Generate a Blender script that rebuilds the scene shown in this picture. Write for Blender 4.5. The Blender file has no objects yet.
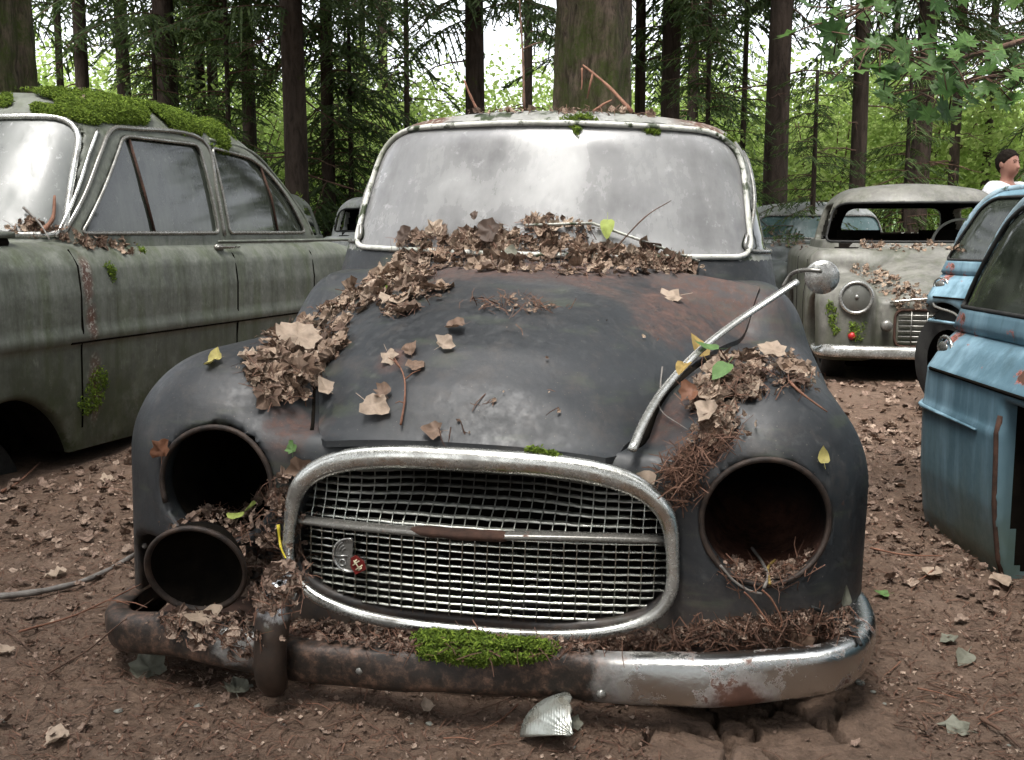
import bpy, math, random
import numpy as np
from mathutils import Vector, Matrix
from mathutils.bvhtree import BVHTree
random.seed(7); RNG = np.random.default_rng(7)
SC = bpy.context.scene
COL = SC.collection
R = math.radians
# ---------------------------------------------------------------- camera
FPX = 1100.0; PITCH = math.atan(150/FPX); CAMZ = 1.0
cam = bpy.data.objects.new('camera', bpy.data.cameras.new('camera')); COL.objects.link(cam)
cam.location = (0, 0, CAMZ); cam.rotation_euler = (math.pi/2-PITCH, 0, 0)
cam.data.sensor_width = 36; cam.data.lens = FPX/1024*36; cam.data.clip_end = 3000; cam.data.clip_start = 0.05
SC.camera = cam
CP, SP = math.cos(PITCH), math.sin(PITCH)
def ray(px, py):
    xc = (px-512)/FPX; yc = (380-py)/FPX
    return Vector((xc, CP+yc*SP, -SP+yc*CP))
def at(px, py, Z): return Vector((0, 0, CAMZ)) + ray(px, py)*Z
def on_ground(px, py, z=0.0):
    d = ray(px, py); return Vector((0, 0, CAMZ)) + d*((z-CAMZ)/d.z)
# ---------------------------------------------------------------- object helpers
def tag(o, label=None, cat=None, group=None, kind=None):
    if label: o['label'] = label
    if cat: o['category'] = cat
    if group: o['group'] = group
    if kind: o['kind'] = kind
    return o
def empty(name, M, label, cat, group=None):
    o = bpy.data.objects.new(name, None); COL.objects.link(o); o.matrix_world = M; o.empty_display_size = .1
    return tag(o, label, cat, group)
def mk(name, vf, mat, parent=None, smooth=True, local=True):
    v, f = vf
    me = bpy.data.meshes.new(name)
    me.from_pydata(np.asarray(v).tolist() if not isinstance(v, list) else v, [], f if isinstance(f, list) else f.tolist())
    if smooth: me.polygons.foreach_set('use_smooth', np.ones(len(me.polygons), dtype=bool))
    if mat: me.materials.append(mat)
    o = bpy.data.objects.new(name, me); COL.objects.link(o)
    if parent: o.parent = parent
    me.update()
    return o
def fastmesh(name, V, F, mat, parent=None, smooth=False):
    """V (n,3) F (m,k) numpy"""
    me = bpy.data.meshes.new(name)
    n, k = F.shape
    me.vertices.add(len(V)); me.vertices.foreach_set('co', np.ascontiguousarray(V, dtype=np.float32).ravel())
    me.loops.add(n*k); me.loops.foreach_set('vertex_index', np.ascontiguousarray(F, dtype=np.int32).ravel())
    me.polygons.add(n); me.polygons.foreach_set('loop_start', np.arange(0, n*k, k, dtype=np.int32))
    me.polygons.foreach_set('use_smooth', np.full(n, smooth))
    me.update(calc_edges=True); me.validate()
    if mat: me.materials.append(mat)
    o = bpy.data.objects.new(name, me); COL.objects.link(o)
    if parent: o.parent = parent
    return o
class Acc:
    def __init__(s): s.v = []; s.f = []
    def add(s, vf):
        n = len(s.v); s.v += [tuple(p) for p in vf[0]]; s.f += [[i+n for i in q] for q in vf[1]]; return s
    def out(s): return s.v, s.f
def catmull(pts, n):
    P = [Vector(p) for p in pts]; P = [P[0]*2-P[1]]+P+[P[-1]*2-P[-2]]; out = []
    for i in range(1, len(P)-2):
        for k in range(n):
            t = k/n; a, b, c, d = P[i-1:i+3]
            out.append(.5*((2*b)+(c-a)*t+(2*a-5*b+4*c-d)*t*t+(3*b-a-3*c+d)*t**3))
    out.append(P[-2]); return out
def tube(pts, rad, seg=8, closed=False, flat=1.0, upv=None, cap=True):
    P = [Vector(p) for p in pts]; n = len(P); V = []; F = []
    rr = rad if isinstance(rad, (list, tuple)) else [rad]*n
    up = Vector(upv) if upv is not None else None; N = None
    for i in range(n):
        if closed: T = P[(i+1) % n]-P[i-1]
        else: T = P[min(i+1, n-1)]-P[max(i-1, 0)]
        T = T.normalized() if T.length > 1e-9 else Vector((0, 0, 1))
        if up is not None: N = up-T*up.dot(T)
        elif N is None: N = T.orthogonal()
        else: N = N-T*N.dot(T)
        N = N.normalized() if N.length > 1e-6 else T.orthogonal().normalized(); B = T.cross(N)
        for k in range(seg):
            a = 2*math.pi*k/seg
            V.append(P[i]+N*(math.cos(a)*rr[i]*flat)+B*(math.sin(a)*rr[i]))
    m = n if closed else n-1
    for i in range(m):
        j = (i+1) % n
        for k in range(seg):
            l = (k+1) % seg; F.append([i*seg+k, i*seg+l, j*seg+l, j*seg+k])
    if cap and not closed:
        F.append(list(range(seg))[::-1]); F.append([(n-1)*seg+k for k in range(seg)])
    return V, F
def lathe(prof, seg=40, M=None):
    """prof list of (r, z) about z axis"""
    V = []; F = []
    for r, z in prof:
        for k in range(seg):
            a = 2*math.pi*k/seg; V.append(Vector((r*math.cos(a), r*math.sin(a), z)))
    for i in range(len(prof)-1):
        for k in range(seg):
            l = (k+1) % seg; F.append([i*seg+k, i*seg+l, (i+1)*seg+l, (i+1)*seg+k])
    if M: V = [M @ p for p in V]
    return V, F
def ball(c, r, seg=12, sc=(1, 1, 1), M=None):
    V = []; F = []
    n = seg//2
    for i in range(n+1):
        ph = math.pi*i/n
        for k in range(seg):
            a = 2*math.pi*k/seg
            p = Vector((r*sc[0]*math.sin(ph)*math.cos(a), r*sc[1]*math.sin(ph)*math.sin(a), r*sc[2]*math.cos(ph)))
            if M: p = M.to_3x3() @ p
            V.append(Vector(c)+p)
    for i in range(n):
        for k in range(seg):
            l = (k+1) % seg; F.append([i*seg+k, (i+1)*seg+k, (i+1)*seg+l, i*seg+l])
    return V, F
def bev_box(c, h, b=.004, M=None):
    """box with bevelled edges; c centre, h half sizes"""
    import bmesh
    bm = bmesh.new(); bmesh.ops.create_cube(bm, size=2)
    for v in bm.verts: v.co = Vector((v.co.x*h[0], v.co.y*h[1], v.co.z*h[2]))
    bmesh.ops.bevel(bm, geom=bm.edges[:], offset=b, segments=2, affect='EDGES')
    bm.verts.index_update()
    V = [Vector(c)+((M.to_3x3() @ v.co) if M else v.co) for v in bm.verts]; F = [[v.index for v in f.verts] for f in bm.faces]
    bm.free(); return V, F
# ---------------------------------------------------------------- distance fields
def smin(a, b, k): h = np.clip(.5+.5*(b-a)/k, 0, 1); return b*(1-h)+a*h-k*h*(1-h)
def smax(a, b, k): return -smin(-a, -b, k)
def rbox(P, c, h, r):
    q = np.abs(P-np.array(c))-(np.array(h)-r)
    return np.linalg.norm(np.maximum(q, 0), axis=-1)+np.minimum(q.max(-1), 0)-r
def cyl(P, c, ax, r, h):
    q = P-np.array(c); o = [i for i in range(3) if i != ax]
    return np.maximum(np.sqrt(q[..., o[0]]**2+q[..., o[1]]**2)-r, np.abs(q[..., ax])-h)
def capsule(P, a, b, ra, rb=None):
    rb = ra if rb is None else rb
    a = np.array(a, float); b = np.array(b, float); d = b-a
    t = np.clip(((P-a) @ d)/max(d @ d, 1e-9), 0, 1)
    return np.linalg.norm(P-a-t[..., None]*d, axis=-1)-(ra+(rb-ra)*t)
def ellip(P, c, r):
    q = (P-np.array(c))/np.array(r); l = np.linalg.norm(q, axis=-1); return (l-1)*min(r)
def polyd(x, y, poly):
    """signed distance to a polygon, exact only near it"""
    A = np.array(poly); lo = A.min(0)-.04; hi = A.max(0)+.04
    out = np.maximum(np.maximum(lo[0]-x, x-hi[0]), np.maximum(lo[1]-y, y-hi[1]))+.04
    m = out < .04
    if m.any(): out[m] = polyd_(x[m], y[m], poly)
    return out
def polyd_(x, y, poly):
    """signed 2d polygon distance, negative inside"""
    d = np.full(x.shape, 1e9); s = np.ones(x.shape); n = len(poly)
    for i in range(n):
        ax, ay = poly[i]; bx, by = poly[i-1]
        ex, ey = bx-ax, by-ay; wx, wy = x-ax, y-ay
        t = np.clip((wx*ex+wy*ey)/(ex*ex+ey*ey+1e-12), 0, 1)
        d = np.minimum(d, (wx-ex*t)**2+(wy-ey*t)**2)
        c1 = y >= ay; c2 = y < by; c3 = ex*wy > ey*wx
        s = np.where((c1 & c2 & c3) | (~c1 & ~c2 & ~c3), -s, s)
    return s*np.sqrt(d)
def round_poly(pts, rad, n=6):
    """rounded corners"""
    out = []; m = len(pts)
    for i in range(m):
        p = Vector(pts[i]); a = Vector(pts[i-1]); b = Vector(pts[(i+1) % m])
        r = rad[i] if isinstance(rad, (list, tuple)) else rad
        da = (a-p); db = (b-p); r = min(r, da.length*.48, db.length*.48)
        s, e = p+da.normalized()*r, p+db.normalized()*r
        for k in range(n+1):
            t = k/n; out.append(tuple(s*(1-t)**2+p*2*t*(1-t)+e*t*t))
    # resample the long edges
    res = []
    for i in range(len(out)):
        a = Vector(out[i]); b = Vector(out[(i+1) % len(out)]); k = max(1, int((b-a).length/.04))
        for j in range(k): res.append(tuple(a.lerp(b, j/k)))
    return res
def recess(d, P, poly, ix, iy, depth, cond):
    m = cond & (d > -.09) & (d < .07); out = d.copy()
    if m.any():
        pr = polyd(P[m][:, ix], P[m][:, iy], poly); out[m] = np.maximum(d[m], np.minimum(d[m]+depth, -pr))
    return out
def sdf_mesh(f, lo, hi, h, it=4):
    ax = [np.arange(lo[i], hi[i]+h, h) for i in range(3)]
    sh = tuple(len(a) for a in ax)
    val = np.empty(sh, dtype=np.float32)
    Y, Z = np.meshgrid(ax[1], ax[2], indexing='ij')
    for s in range(0, sh[0], 16):
        xs = ax[0][s:s+16]
        P = np.empty((len(xs),)+Y.shape+(3,)); P[..., 0] = xs[:, None, None]; P[..., 1] = Y; P[..., 2] = Z
        val[s:s+16] = f(P.reshape(-1, 3)).reshape(P.shape[:3])
    ins = val < 0
    c = [slice(0, -1), slice(1, None)]
    cnt = sum(ins[c[i], c[j], c[k]].astype(np.int8) for i in (0, 1) for j in (0, 1) for k in (0, 1))
    cells = np.argwhere((cnt > 0) & (cnt < 8)); idx = np.full(cnt.shape, -1, dtype=np.int32)
    idx[tuple(cells.T)] = np.arange(len(cells))
    acc = np.zeros((len(cells), 3)); num = np.zeros(len(cells))
    corners = [(i, j, k) for i in (0, 1) for j in (0, 1) for k in (0, 1)]
    for a in corners:
        for d in range(3):
            if a[d] == 1: continue
            b = list(a); b[d] = 1; b = tuple(b)
            ca = cells+a; cb = cells+b
            va = val[tuple(ca.T)]; vb = val[tuple(cb.T)]; m = (va < 0) != (vb < 0)
            t = np.where(m, va/(va-vb+1e-12), 0)
            p = np.tile(np.array(a, float), (len(cells), 1)); p[:, d] += t
            acc[m] += p[m]; num[m] += 1
    V = (cells+acc/num[:, None])*h+np.array(lo)
    F = []
    for d in range(3):
        sl0 = [slice(None)]*3; sl1 = [slice(None)]*3; sl0[d] = slice(0, -1); sl1[d] = slice(1, None)
        A = ins[tuple(sl0)]; B = ins[tuple(sl1)]
        E = np.argwhere(A != B); e1, e2 = [(1, 2), (2, 0), (0, 1)][d]
        E = E[(E[:, e1] > 0) & (E[:, e2] > 0) & (E[:, e1] < sh[e1]-1) & (E[:, e2] < sh[e2]-1)]
        o1 = np.zeros(3, int); o1[e1] = 1; o2 = np.zeros(3, int); o2[e2] = 1
        q = np.stack([idx[tuple((E-o1-o2).T)], idx[tuple((E-o2).T)], idx[tuple(E.T)], idx[tuple((E-o1).T)]], 1)
        flip = ~A[tuple(E.T)]; q[flip] = q[flip][:, ::-1]; F.append(q)
    F = np.concatenate(F); F = F[(F >= 0).all(1)]
    for _ in range(it):
        d0 = f(V); e = h*.15; G = np.empty_like(V)
        for k in range(3):
            W = V.copy(); W[:, k] += e; G[:, k] = (f(W)-d0)/e
        g2 = np.maximum((G**2).sum(1), .05); st = -(d0/g2)[:, None]*G
        l = np.linalg.norm(st, axis=1, keepdims=True); st *= np.minimum(1, h*.5/np.maximum(l, 1e-9)); V = V+st*.8
    return V, F
def march(f, O, D, far=3.0, step=.012):
    O = np.array(O, float); D = np.broadcast_to(np.array(D, float), O.shape)
    t = np.full(len(O), np.nan); prev = f(O); lo = np.zeros(len(O)); done = np.zeros(len(O), bool)
    for i in range(1, int(far/step)):
        cur = f(O+D*(i*step)); m = (~done) & (cur < 0) & (prev >= 0)
        lo[m] = (i-1)*step; done |= m; prev = cur
        if done.all(): break
    hi = lo+step
    for _ in range(12):
        mid = (lo+hi)/2; v = f(O+D*mid[:, None]) < 0; hi = np.where(v, mid, hi); lo = np.where(v, lo, mid)
    P = O+D*hi[:, None]; return P, done
def proj(f, poly, ax, sgn, inset=0.0, far=3.0, start=2.2):
    """project 2-D points onto field f along axis ax, from side sgn"""
    o = [i for i in range(3) if i != ax]; O = np.zeros((len(poly), 3))
    O[:, o[0]] = [p[0] for p in poly]; O[:, o[1]] = [p[1] for p in poly]; O[:, ax] = start*sgn
    D = np.zeros(3); D[ax] = -sgn
    P, ok = march(f, O, D, far); P[:, ax] -= sgn*inset
    if not ok.all() and ok.any():
        g = np.where(ok)[0]
        for i in np.where(~ok)[0]: P[i, ax] = P[g[np.argmin(abs(g-i))], ax]
    return P
def pane(f, poly, ax, sgn, inset=.012, rings=9, far=3.0, start=2.2):
    c = np.mean(np.array(poly), 0); pts = []
    n = len(poly)
    for r in range(rings+1):
        s = 1-r/rings*.97
        pts += [tuple(c+(np.array(p)-c)*s) for p in poly]
    P = proj(f, pts, ax, sgn, inset, far, start); F = []
    for r in range(rings):
        for k in range(n):
            l = (k+1) % n; F.append([r*n+k, r*n+l, (r+1)*n+l, (r+1)*n+k])
    F.append([rings*n+k for k in range(n)])
    return P.tolist(), F
def outline(f, poly, ax, sgn, r, inset=0.0, flat=1.0, seg=8, far=3.0, start=2.2):
    P = proj(f, poly, ax, sgn, inset, far, start); return tube(P.tolist(), r, seg, closed=True, flat=flat)
# ---------------------------------------------------------------- materials
class NT:
    def __init__(s, name):
        s.m = bpy.data.materials.new(name); s.m.use_nodes = True; s.t = s.m.node_tree; s.t.nodes.clear()
        s.o = s.n('ShaderNodeOutputMaterial'); s.c = s.n('ShaderNodeTexCoord').outputs['Object']; s._bump = None
    def n(s, t, **k):
        x = s.t.nodes.new(t)
        for a, b in k.items(): setattr(x, a, b)
        return x
    def l(s, a, b): s.t.links.new(a, b)
    def put(s, sock, v):
        if hasattr(v, 'is_output') or isinstance(v, bpy.types.NodeSocket): s.l(v, sock)
        elif isinstance(v, (tuple, list)) and len(v) == 3 and sock.type == 'RGBA': sock.default_value = (*v, 1)
        else: sock.default_value = v
    def map(s, scale=(1, 1, 1), loc=(0, 0, 0), rot=(0, 0, 0), src=None):
        x = s.n('ShaderNodeMapping'); s.l(src or s.c, x.inputs[0]); x.inputs['Scale'].default_value = scale; x.inputs['Location'].default_value = loc; x.inputs['Rotation'].default_value = rot
        return x.outputs[0]
    def noise(s, scale, detail=4, rough=.55, vec=None, dist=0.0):
        x = s.n('ShaderNodeTexNoise'); s.l(vec or s.c, x.inputs['Vector']); x.inputs['Scale'].default_value = scale; x.inputs['Detail'].default_value = detail; x.inputs['Roughness'].default_value = rough; x.inputs['Distortion'].default_value = dist
        return x.outputs['Fac']
    def vor(s, scale, vec=None, feature='F1', out='Distance'):
        x = s.n('ShaderNodeTexVoronoi', feature=feature); s.l(vec or s.c, x.inputs['Vector']); x.inputs['Scale'].default_value = scale
        return x.outputs[out]
    def ramp(s, fac, a, b, lo=0.0, hi=1.0):
        x = s.n('ShaderNodeMapRange'); s.put(x.inputs[0], fac); x.inputs[1].default_value = a; x.inputs[2].default_value = b; x.inputs[3].default_value = lo; x.inputs[4].default_value = hi
        return x.outputs[0]
    def math(s, op, a, b=0.0):
        x = s.n('ShaderNodeMath', operation=op); s.put(x.inputs[0], a); s.put(x.inputs[1], b); return x.outputs[0]
    def mix(s, fac, a, b):
        x = s.n('ShaderNodeMix', data_type='RGBA'); s.put(x.inputs[0], fac); s.put(x.inputs[6], a); s.put(x.inputs[7], b); return x.outputs[2]
    def cr(s, fac, stops):
        x = s.n('ShaderNodeValToRGB'); s.put(x.inputs[0], fac); e = x.color_ramp.elements
        while len(e) < len(stops): e.new(.5)
        for q, (p, c) in zip(e, stops): q.position = p; q.color = (*c, 1)
        return x.outputs[0]
    def sep(s): x = s.n('ShaderNodeSeparateXYZ'); s.l(s.c, x.inputs[0]); return x.outputs
    def spot(s, c, r, scale=(1, 1, 1), soft=.35, nscale=9, namp=.6):
        """blob mask round a local point, edges broken by noise"""
        m = s.n('ShaderNodeVectorMath', operation='SUBTRACT'); s.l(s.c, m.inputs[0]); m.inputs[1].default_value = c
        m2 = s.n('ShaderNodeVectorMath', operation='MULTIPLY'); s.l(m.outputs[0], m2.inputs[0]); m2.inputs[1].default_value = scale
        m3 = s.n('ShaderNodeVectorMath', operation='LENGTH'); s.l(m2.outputs[0], m3.inputs[0])
        d = s.math('ADD', s.math('DIVIDE', m3.outputs['Value'], r), s.math('MULTIPLY', s.math('SUBTRACT', s.noise(nscale, 6, .65), .5), namp*4))
        return s.ramp(d, 1+soft, 1-soft)
    def bump(s, h, strength=.3, dist=.01, prev=None):
        x = s.n('ShaderNodeBump'); s.put(x.inputs['Height'], h); x.inputs['Strength'].default_value = strength; x.inputs['Distance'].default_value = dist
        if prev: s.l(prev, x.inputs['Normal'])
        return x.outputs[0]
    def bsdf(s, col, rough=.6, metal=0.0, spec=.5, normal=None, trans=None, alpha=None, coat=None):
        b = s.n('ShaderNodeBsdfPrincipled'); s.put(b.inputs['Base Color'], col); s.put(b.inputs['Roughness'], rough); s.put(b.inputs['Metallic'], metal)
        s.put(b.inputs['Specular IOR Level'], spec)
        if normal: s.l(normal, b.inputs['Normal'])
        if trans is not None: s.put(b.inputs['Transmission Weight'], trans)
        if coat is not None: s.put(b.inputs['Coat Weight'], coat); b.inputs['Coat Roughness'].default_value = .35
        s.l(b.outputs[0], s.o.inputs[0]); return b
RUST = [(0.0, (.03, .017, .012)), (.45, (.085, .040, .027)), (.75, (.14, .068, .045)), (1.0, (.22, .14, .10))]
def rustcol(t): return t.cr(t.noise(22, 8, .7), RUST)
def paint_black():
    t = NT('black_weathered_paint')
    n1 = t.noise(3.2, 6, .6); n2 = t.noise(38, 6, .7)
    base = t.mix(t.ramp(n1, .35, .7), (.011, .0125, .0145), (.022, .025, .0275))
    base = t.mix(t.ramp(n2, .55, .75, 0, .5), base, (.07, .072, .07))           # dust
    base = t.mix(t.ramp(t.noise(5, 7, .6, t.map((1, 1, 6))), .56, .66, 0, .35), base, (.05, .062, .035))
    sp = t.sep()
    low = t.ramp(sp[2], .30, .08); base = t.mix(t.math('MULTIPLY', low, t.ramp(n2, .3, .6)), base, (.07, .045, .03))
    m = None
    for c, r, sc in [((.0, -.17, .88), .17, (.5, 1.1, 1)), ((.40, -.28, .80), .12, (1, .6, 1)), ((.50, -.10, .84), .13, (.7, 1, 1)), ((-.41, -.86, .55), .055, (1, 1, 1)), ((-.47, -.60, .66), .04, (1, 1, 1)), ((-.33, -.45, .70), .05, (1, 1, 1)),
                     ((-.20, -.75, .70), .04, (1, 1, 1)), ((.55, -.45, .74), .08, (1, 1, 1)), ((.45, -.8, .6), .06, (1, 1, 1)), ((-.83, -.55, .5), .05, (1, 1, .5)), ((-.33, -.92, .60), .05, (1, 1, 1)), ((.60, -.68, .70), .055, (1, 1, 1)), ((.22, -.32, .86), .05, (.5, 1, 1)), ((-.36, -.2, .8), .08, (1, 1, 1))]:
        k = t.spot(c, r, sc); m = k if m is None else t.math('MAXIMUM', m, k)
    m = t.math('MAXIMUM', m, t.ramp(t.noise(11, 9, .75), .665, .70))
    m = t.math('MULTIPLY', m, t.ramp(t.noise(34, 8, .75), .42, .56, .25, .85))
    rc = t.cr(t.noise(40, 6, .7), [(.2, (.040, .024, .018)), (.55, (.085, .043, .032)), (.85, (.17, .10, .078))])
    col = t.mix(m, base, rc)
    col = t.mix(t.ramp(t.vor(75), .10, .04), col, (.12, .10, .08))
    st = t.ramp(t.noise(26, 8, .75, t.map((1, .25, .25))), .60, .72, 0, .35); col = t.mix(st, col, (.085, .082, .075))
    sc = t.ramp(t.noise(8, 10, .8), .50, .68, 0, .6); col = t.mix(sc, col, (.055, .045, .038))
    rough = t.mix(m, t.ramp(n2, .3, .7, .40, .64), (.9, .9, .9))
    nb = t.bump(t.noise(60, 6, .6), .12, .004, t.bump(t.noise(6, 4, .5), .25, .02)); nb = t.bump(m, .25, .002, nb)
    t.bsdf(col, rough, 0, .5, nb); return t.m
def paint_grey(name, a, b, green, rustspots=(), greenlow=.55, streak=.7, rustamt=.70):
    t = NT(name); sp = t.sep()
    n1 = t.noise(2.6, 6, .6); n2 = t.noise(30, 7, .7)
    base = t.mix(t.ramp(n1, .3, .7), a, b)
    st = t.noise(9, 6, .65, t.map((1, 1, .12)))
    base = t.mix(t.ramp(st, .48, .68, 0, streak), base, green)
    base = t.mix(t.ramp(n2, .5, .8, 0, .55), base, tuple(min(1, x*1.5) for x in b))
    gl = t.math('MULTIPLY', t.ramp(sp[2], greenlow+.06, greenlow-.20), t.ramp(t.noise(4, 7, .65), .25, .52))
    base = t.mix(t.math('MULTIPLY', gl, .85), base, tuple(x*.42 for x in green))
    base = t.mix(t.math('MULTIPLY', t.ramp(sp[2], greenlow-.1, .02), t.ramp(t.noise(13, 6, .65), .52, .58)), base, (.022, .035, .010))
    base = t.mix(t.ramp(t.noise(7, 10, .78), .46, .62, 0, .55), base, tuple(x*.45 for x in a))
    base = t.mix(t.ramp(t.noise(19, 8, .75, t.map((1, 1, .4), (7, 2, 3))), .60, .72, 0, .7), base, tuple(min(1, x*1.35) for x in b))
    base = t.mix(t.ramp(t.noise(5, 9, .75, t.map((1, 1, .1), (1, 8, 3))), .52, .66, 0, .6), base, tuple(x*.5 for x in green))
    m = t.ramp(t.noise(14, 9, .75), rustamt, rustamt+.04)
    for c, r, sc in rustspots: m = t.math('MAXIMUM', m, t.spot(c, r, sc, .5, 14, .5))
    col = t.mix(m, base, t.mix(t.ramp(t.noise(60, 5, .6), .52, .6), rustcol(t), (.32, .30, .26)))
    nb = t.bump(n2, .15, .004, t.bump(n1, .2, .02)); nb = t.bump(m, .3, .002, nb)
    t.bsdf(col, t.ramp(n2, .3, .7, .42, .65), 0, .4, nb); return t.m
def paint_blue():
    t = NT('blue_weathered_paint'); sp = t.sep()
    n1 = t.noise(3, 6, .6); n2 = t.noise(30, 7, .7)
    base = t.mix(t.ramp(n1, .3, .7), (.065, .125, .16), (.12, .205, .255))
    st = t.noise(8, 6, .65, t.map((1, 1, .1)))
    base = t.mix(t.ramp(st, .46, .7, 0, .9), base, (.24, .37, .45))
    base = t.mix(t.ramp(t.noise(7, 6, .65, t.map((1, 1, .15), (3, 5, 1))), .55, .7, 0, .8), base, (.04, .075, .09))
    base = t.mix(t.math('MULTIPLY', t.ramp(sp[2], .55, .1), t.ramp(n1, .3, .6)), base, (.055, .075, .05))
    band = t.math('MULTIPLY', t.ramp(sp[2], .63, .68, -.10, .0), t.ramp(sp[2], .84, .80, 0, 1)); band = t.math('ADD', t.ramp(sp[2], .64, .68, -.12, .0), t.ramp(sp[2], .80, .84, 0, -.12))
    m = t.ramp(t.math('ADD', t.noise(5.5, 9, .68, t.map((1, 1, 1), (2.2, .4, .7))), band), .555, .585)
    edge = t.math('SUBTRACT', t.ramp(m, .02, .3), t.ramp(m, .7, 1.0))
    col = t.mix(m, base, t.cr(t.noise(30, 6, .7), [(.3, (.05, .025, .018)), (.7, (.12, .055, .035))]))
    col = t.mix(t.math('MULTIPLY', edge, t.ramp(n2, .35, .55)), col, (.38, .12, .09))
    t.bsdf(col, t.ramp(n2, .3, .7, .38, .6), 0, .45, t.bump(m, .3, .002, t.bump(n2, .12, .004))); return t.m
def chrome(name='old_chrome', grime=.5, tint=(.62, .62, .60), rustamt=.62):
    t = NT(name); n = t.noise(7, 8, .65); n2 = t.noise(70, 5, .7)
    g = t.ramp(n, grime+.14, grime-.08)
    m = t.ramp(t.noise(24, 9, .75), rustamt, rustamt+.05)
    col = t.mix(g, tint, (.16, .155, .14)); col = t.mix(m, col, rustcol(t))
    inv = t.math('SUBTRACT', 1.0, t.math('MAXIMUM', m, t.math('MULTIPLY', g, .6)))
    t.bsdf(col, t.mix(m, t.ramp(n2, .3, .7, .16, .34), (.85, .85, .85)), inv, .5, t.bump(n2, .06, .001, t.bump(n, .08, .003))); return t.m
def bumper_mat():
    t = NT('bumper_chrome_rust'); sp = t.sep(); n = t.noise(9, 8, .7); n2 = t.noise(60, 6, .7)
    # clean on the right third, dirt and rust elsewhere
    cl = t.ramp(t.math('ADD', sp[0], t.math('MULTIPLY', t.math('SUBTRACT', n, .5), .25)), .30, .42)
    rz = t.spot((.60, -1.07, .10), .045, (.7, .5, 1), .5, 22, .5); cl = t.math('MAXIMUM', cl, t.spot((-.45, -1.05, .14), .05, (1, 1, 1)))
    m = t.math('MAXIMUM', t.ramp(t.noise(20, 9, .75), .55, .62), rz)
    dirt = t.cr(t.noise(30, 8, .75), [(.3, (.007, .006, .005)), (.47, (.02, .014, .010)), (.56, (.06, .036, .025)), (.64, (.13, .075, .05)), (.75, (.10, .10, .095))])
    col = t.mix(cl, dirt, (.55, .55, .53)); col = t.mix(t.math('MULTIPLY', cl, m), col, rustcol(t))
    metal = t.math('MULTIPLY', cl, t.math('SUBTRACT', 1.0, m))
    t.bsdf(col, t.mix(metal, (.55, .55, .55), (.22, .22, .22)), metal, .5, t.bump(n2, .4, .003, t.bump(n, .3, .006))); return t.m
def grille_mat():
    t = NT('grille_bars_metal'); n = t.noise(30, 8, .7); f = t.spot((.02, -.90, .465), .075, (.24, .2, 1), .5, 12, .25)  # blob paints recess shade and dirt into the upper middle bars
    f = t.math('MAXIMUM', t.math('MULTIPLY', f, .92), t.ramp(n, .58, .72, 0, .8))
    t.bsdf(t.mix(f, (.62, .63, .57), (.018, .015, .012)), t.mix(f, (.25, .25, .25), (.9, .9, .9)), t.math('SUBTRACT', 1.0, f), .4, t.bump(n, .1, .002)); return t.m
def simple(name, c1, c2, scale=12, rough=.8, metal=0.0, bump=.3, bd=.005, spec=.3, detail=6):
    t = NT(name); n = t.noise(scale, detail, .65)
    t.bsdf(t.mix(t.ramp(n, .35, .68), c1, c2), rough, metal, spec, t.bump(t.noise(scale*3, 6, .65), bump, bd)); return t.m
def dusty_glass(name, dust, dark, amount=.5, rough=.25, streaks=True, see=0.0, blot=(.65, .65, .65)):
    """old window glass under a film of dust and algae"""
    t = NT(name); n = t.noise(3.0, 6, .6, None, .4); n2 = t.noise(26, 7, .7)
    st = t.noise(10, 6, .7, t.map((1, 1, .14)))
    f = t.math('ADD', t.ramp(n, .3, .7, amount-.25, amount+.25), t.ramp(st, .4, .7, -.12, .18))
    col = t.mix(f, dark, dust)
    col = t.mix(t.ramp(n2, .60, .76, 0, .6), col, blot)
    if streaks: col = t.mix(t.ramp(t.noise(17, 8, .75, t.map((1, 1, .35), (4, 1, 2))), .66, .72, 0, .8), col, blot)
    rg = t.ramp(t.math('MULTIPLY', f, 1.0), .1, .9, rough*.35, rough*1.7)
    b = t.bsdf(col, rg, 0, .6, t.bump(n2, .05, .002))
    if see > 0: t.put(b.inputs['Alpha'], t.ramp(f, .1, .8, 1-see, 1.0))
    return t.m
def leafmat(name, cols, rough=.7, trans=.25):
    t = NT(name); g = t.n('ShaderNodeNewGeometry'); r = g.outputs['Random Per Island']
    c = t.cr(r, [(i/(len(cols)-1), q) for i, q in enumerate(cols)])
    c = t.mix(t.ramp(t.noise(60, 5, .65), .42, .68, 0, .5), c, tuple(x*.5 for x in cols[0]))
    d = t.n('ShaderNodeBsdfPrincipled'); t.l(c, d.inputs['Base Color']); d.inputs['Roughness'].default_value = rough; d.inputs['Specular IOR Level'].default_value = .3
    tr = t.n('ShaderNodeBsdfTranslucent'); t.l(c, tr.inputs[0]); mx = t.n('ShaderNodeMixShader'); mx.inputs[0].default_value = trans
    t.l(d.outputs[0], mx.inputs[1]); t.l(tr.outputs[0], mx.inputs[2]); t.l(mx.outputs[0], t.o.inputs[0]); return t.m
def bark(name, c1, c2, moss=.4, k=1.0):
    t = NT(name); v = t.map((1, 1, .22)); n = t.noise(11*k, 9, .75, v, .6); w = t.vor(16*k, v)
    col = t.mix(t.ramp(n, .40, .60), c1, c2); col = t.mix(t.ramp(w, .25, .0, 0, .6), col, tuple(x*.3 for x in c1))
    mo = t.ramp(t.noise(3.2, 8, .7), .68-moss*.35, .74-moss*.2)
    col = t.mix(t.math('MULTIPLY', mo, t.ramp(t.noise(40, 4), .35, .6, .4, 1)), col, (.045, .06, .014))
    t.bsdf(col, .9, 0, .2, t.bump(n, .9, .03, t.bump(w, .6, .02))); return t.m
MAT = {}
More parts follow.
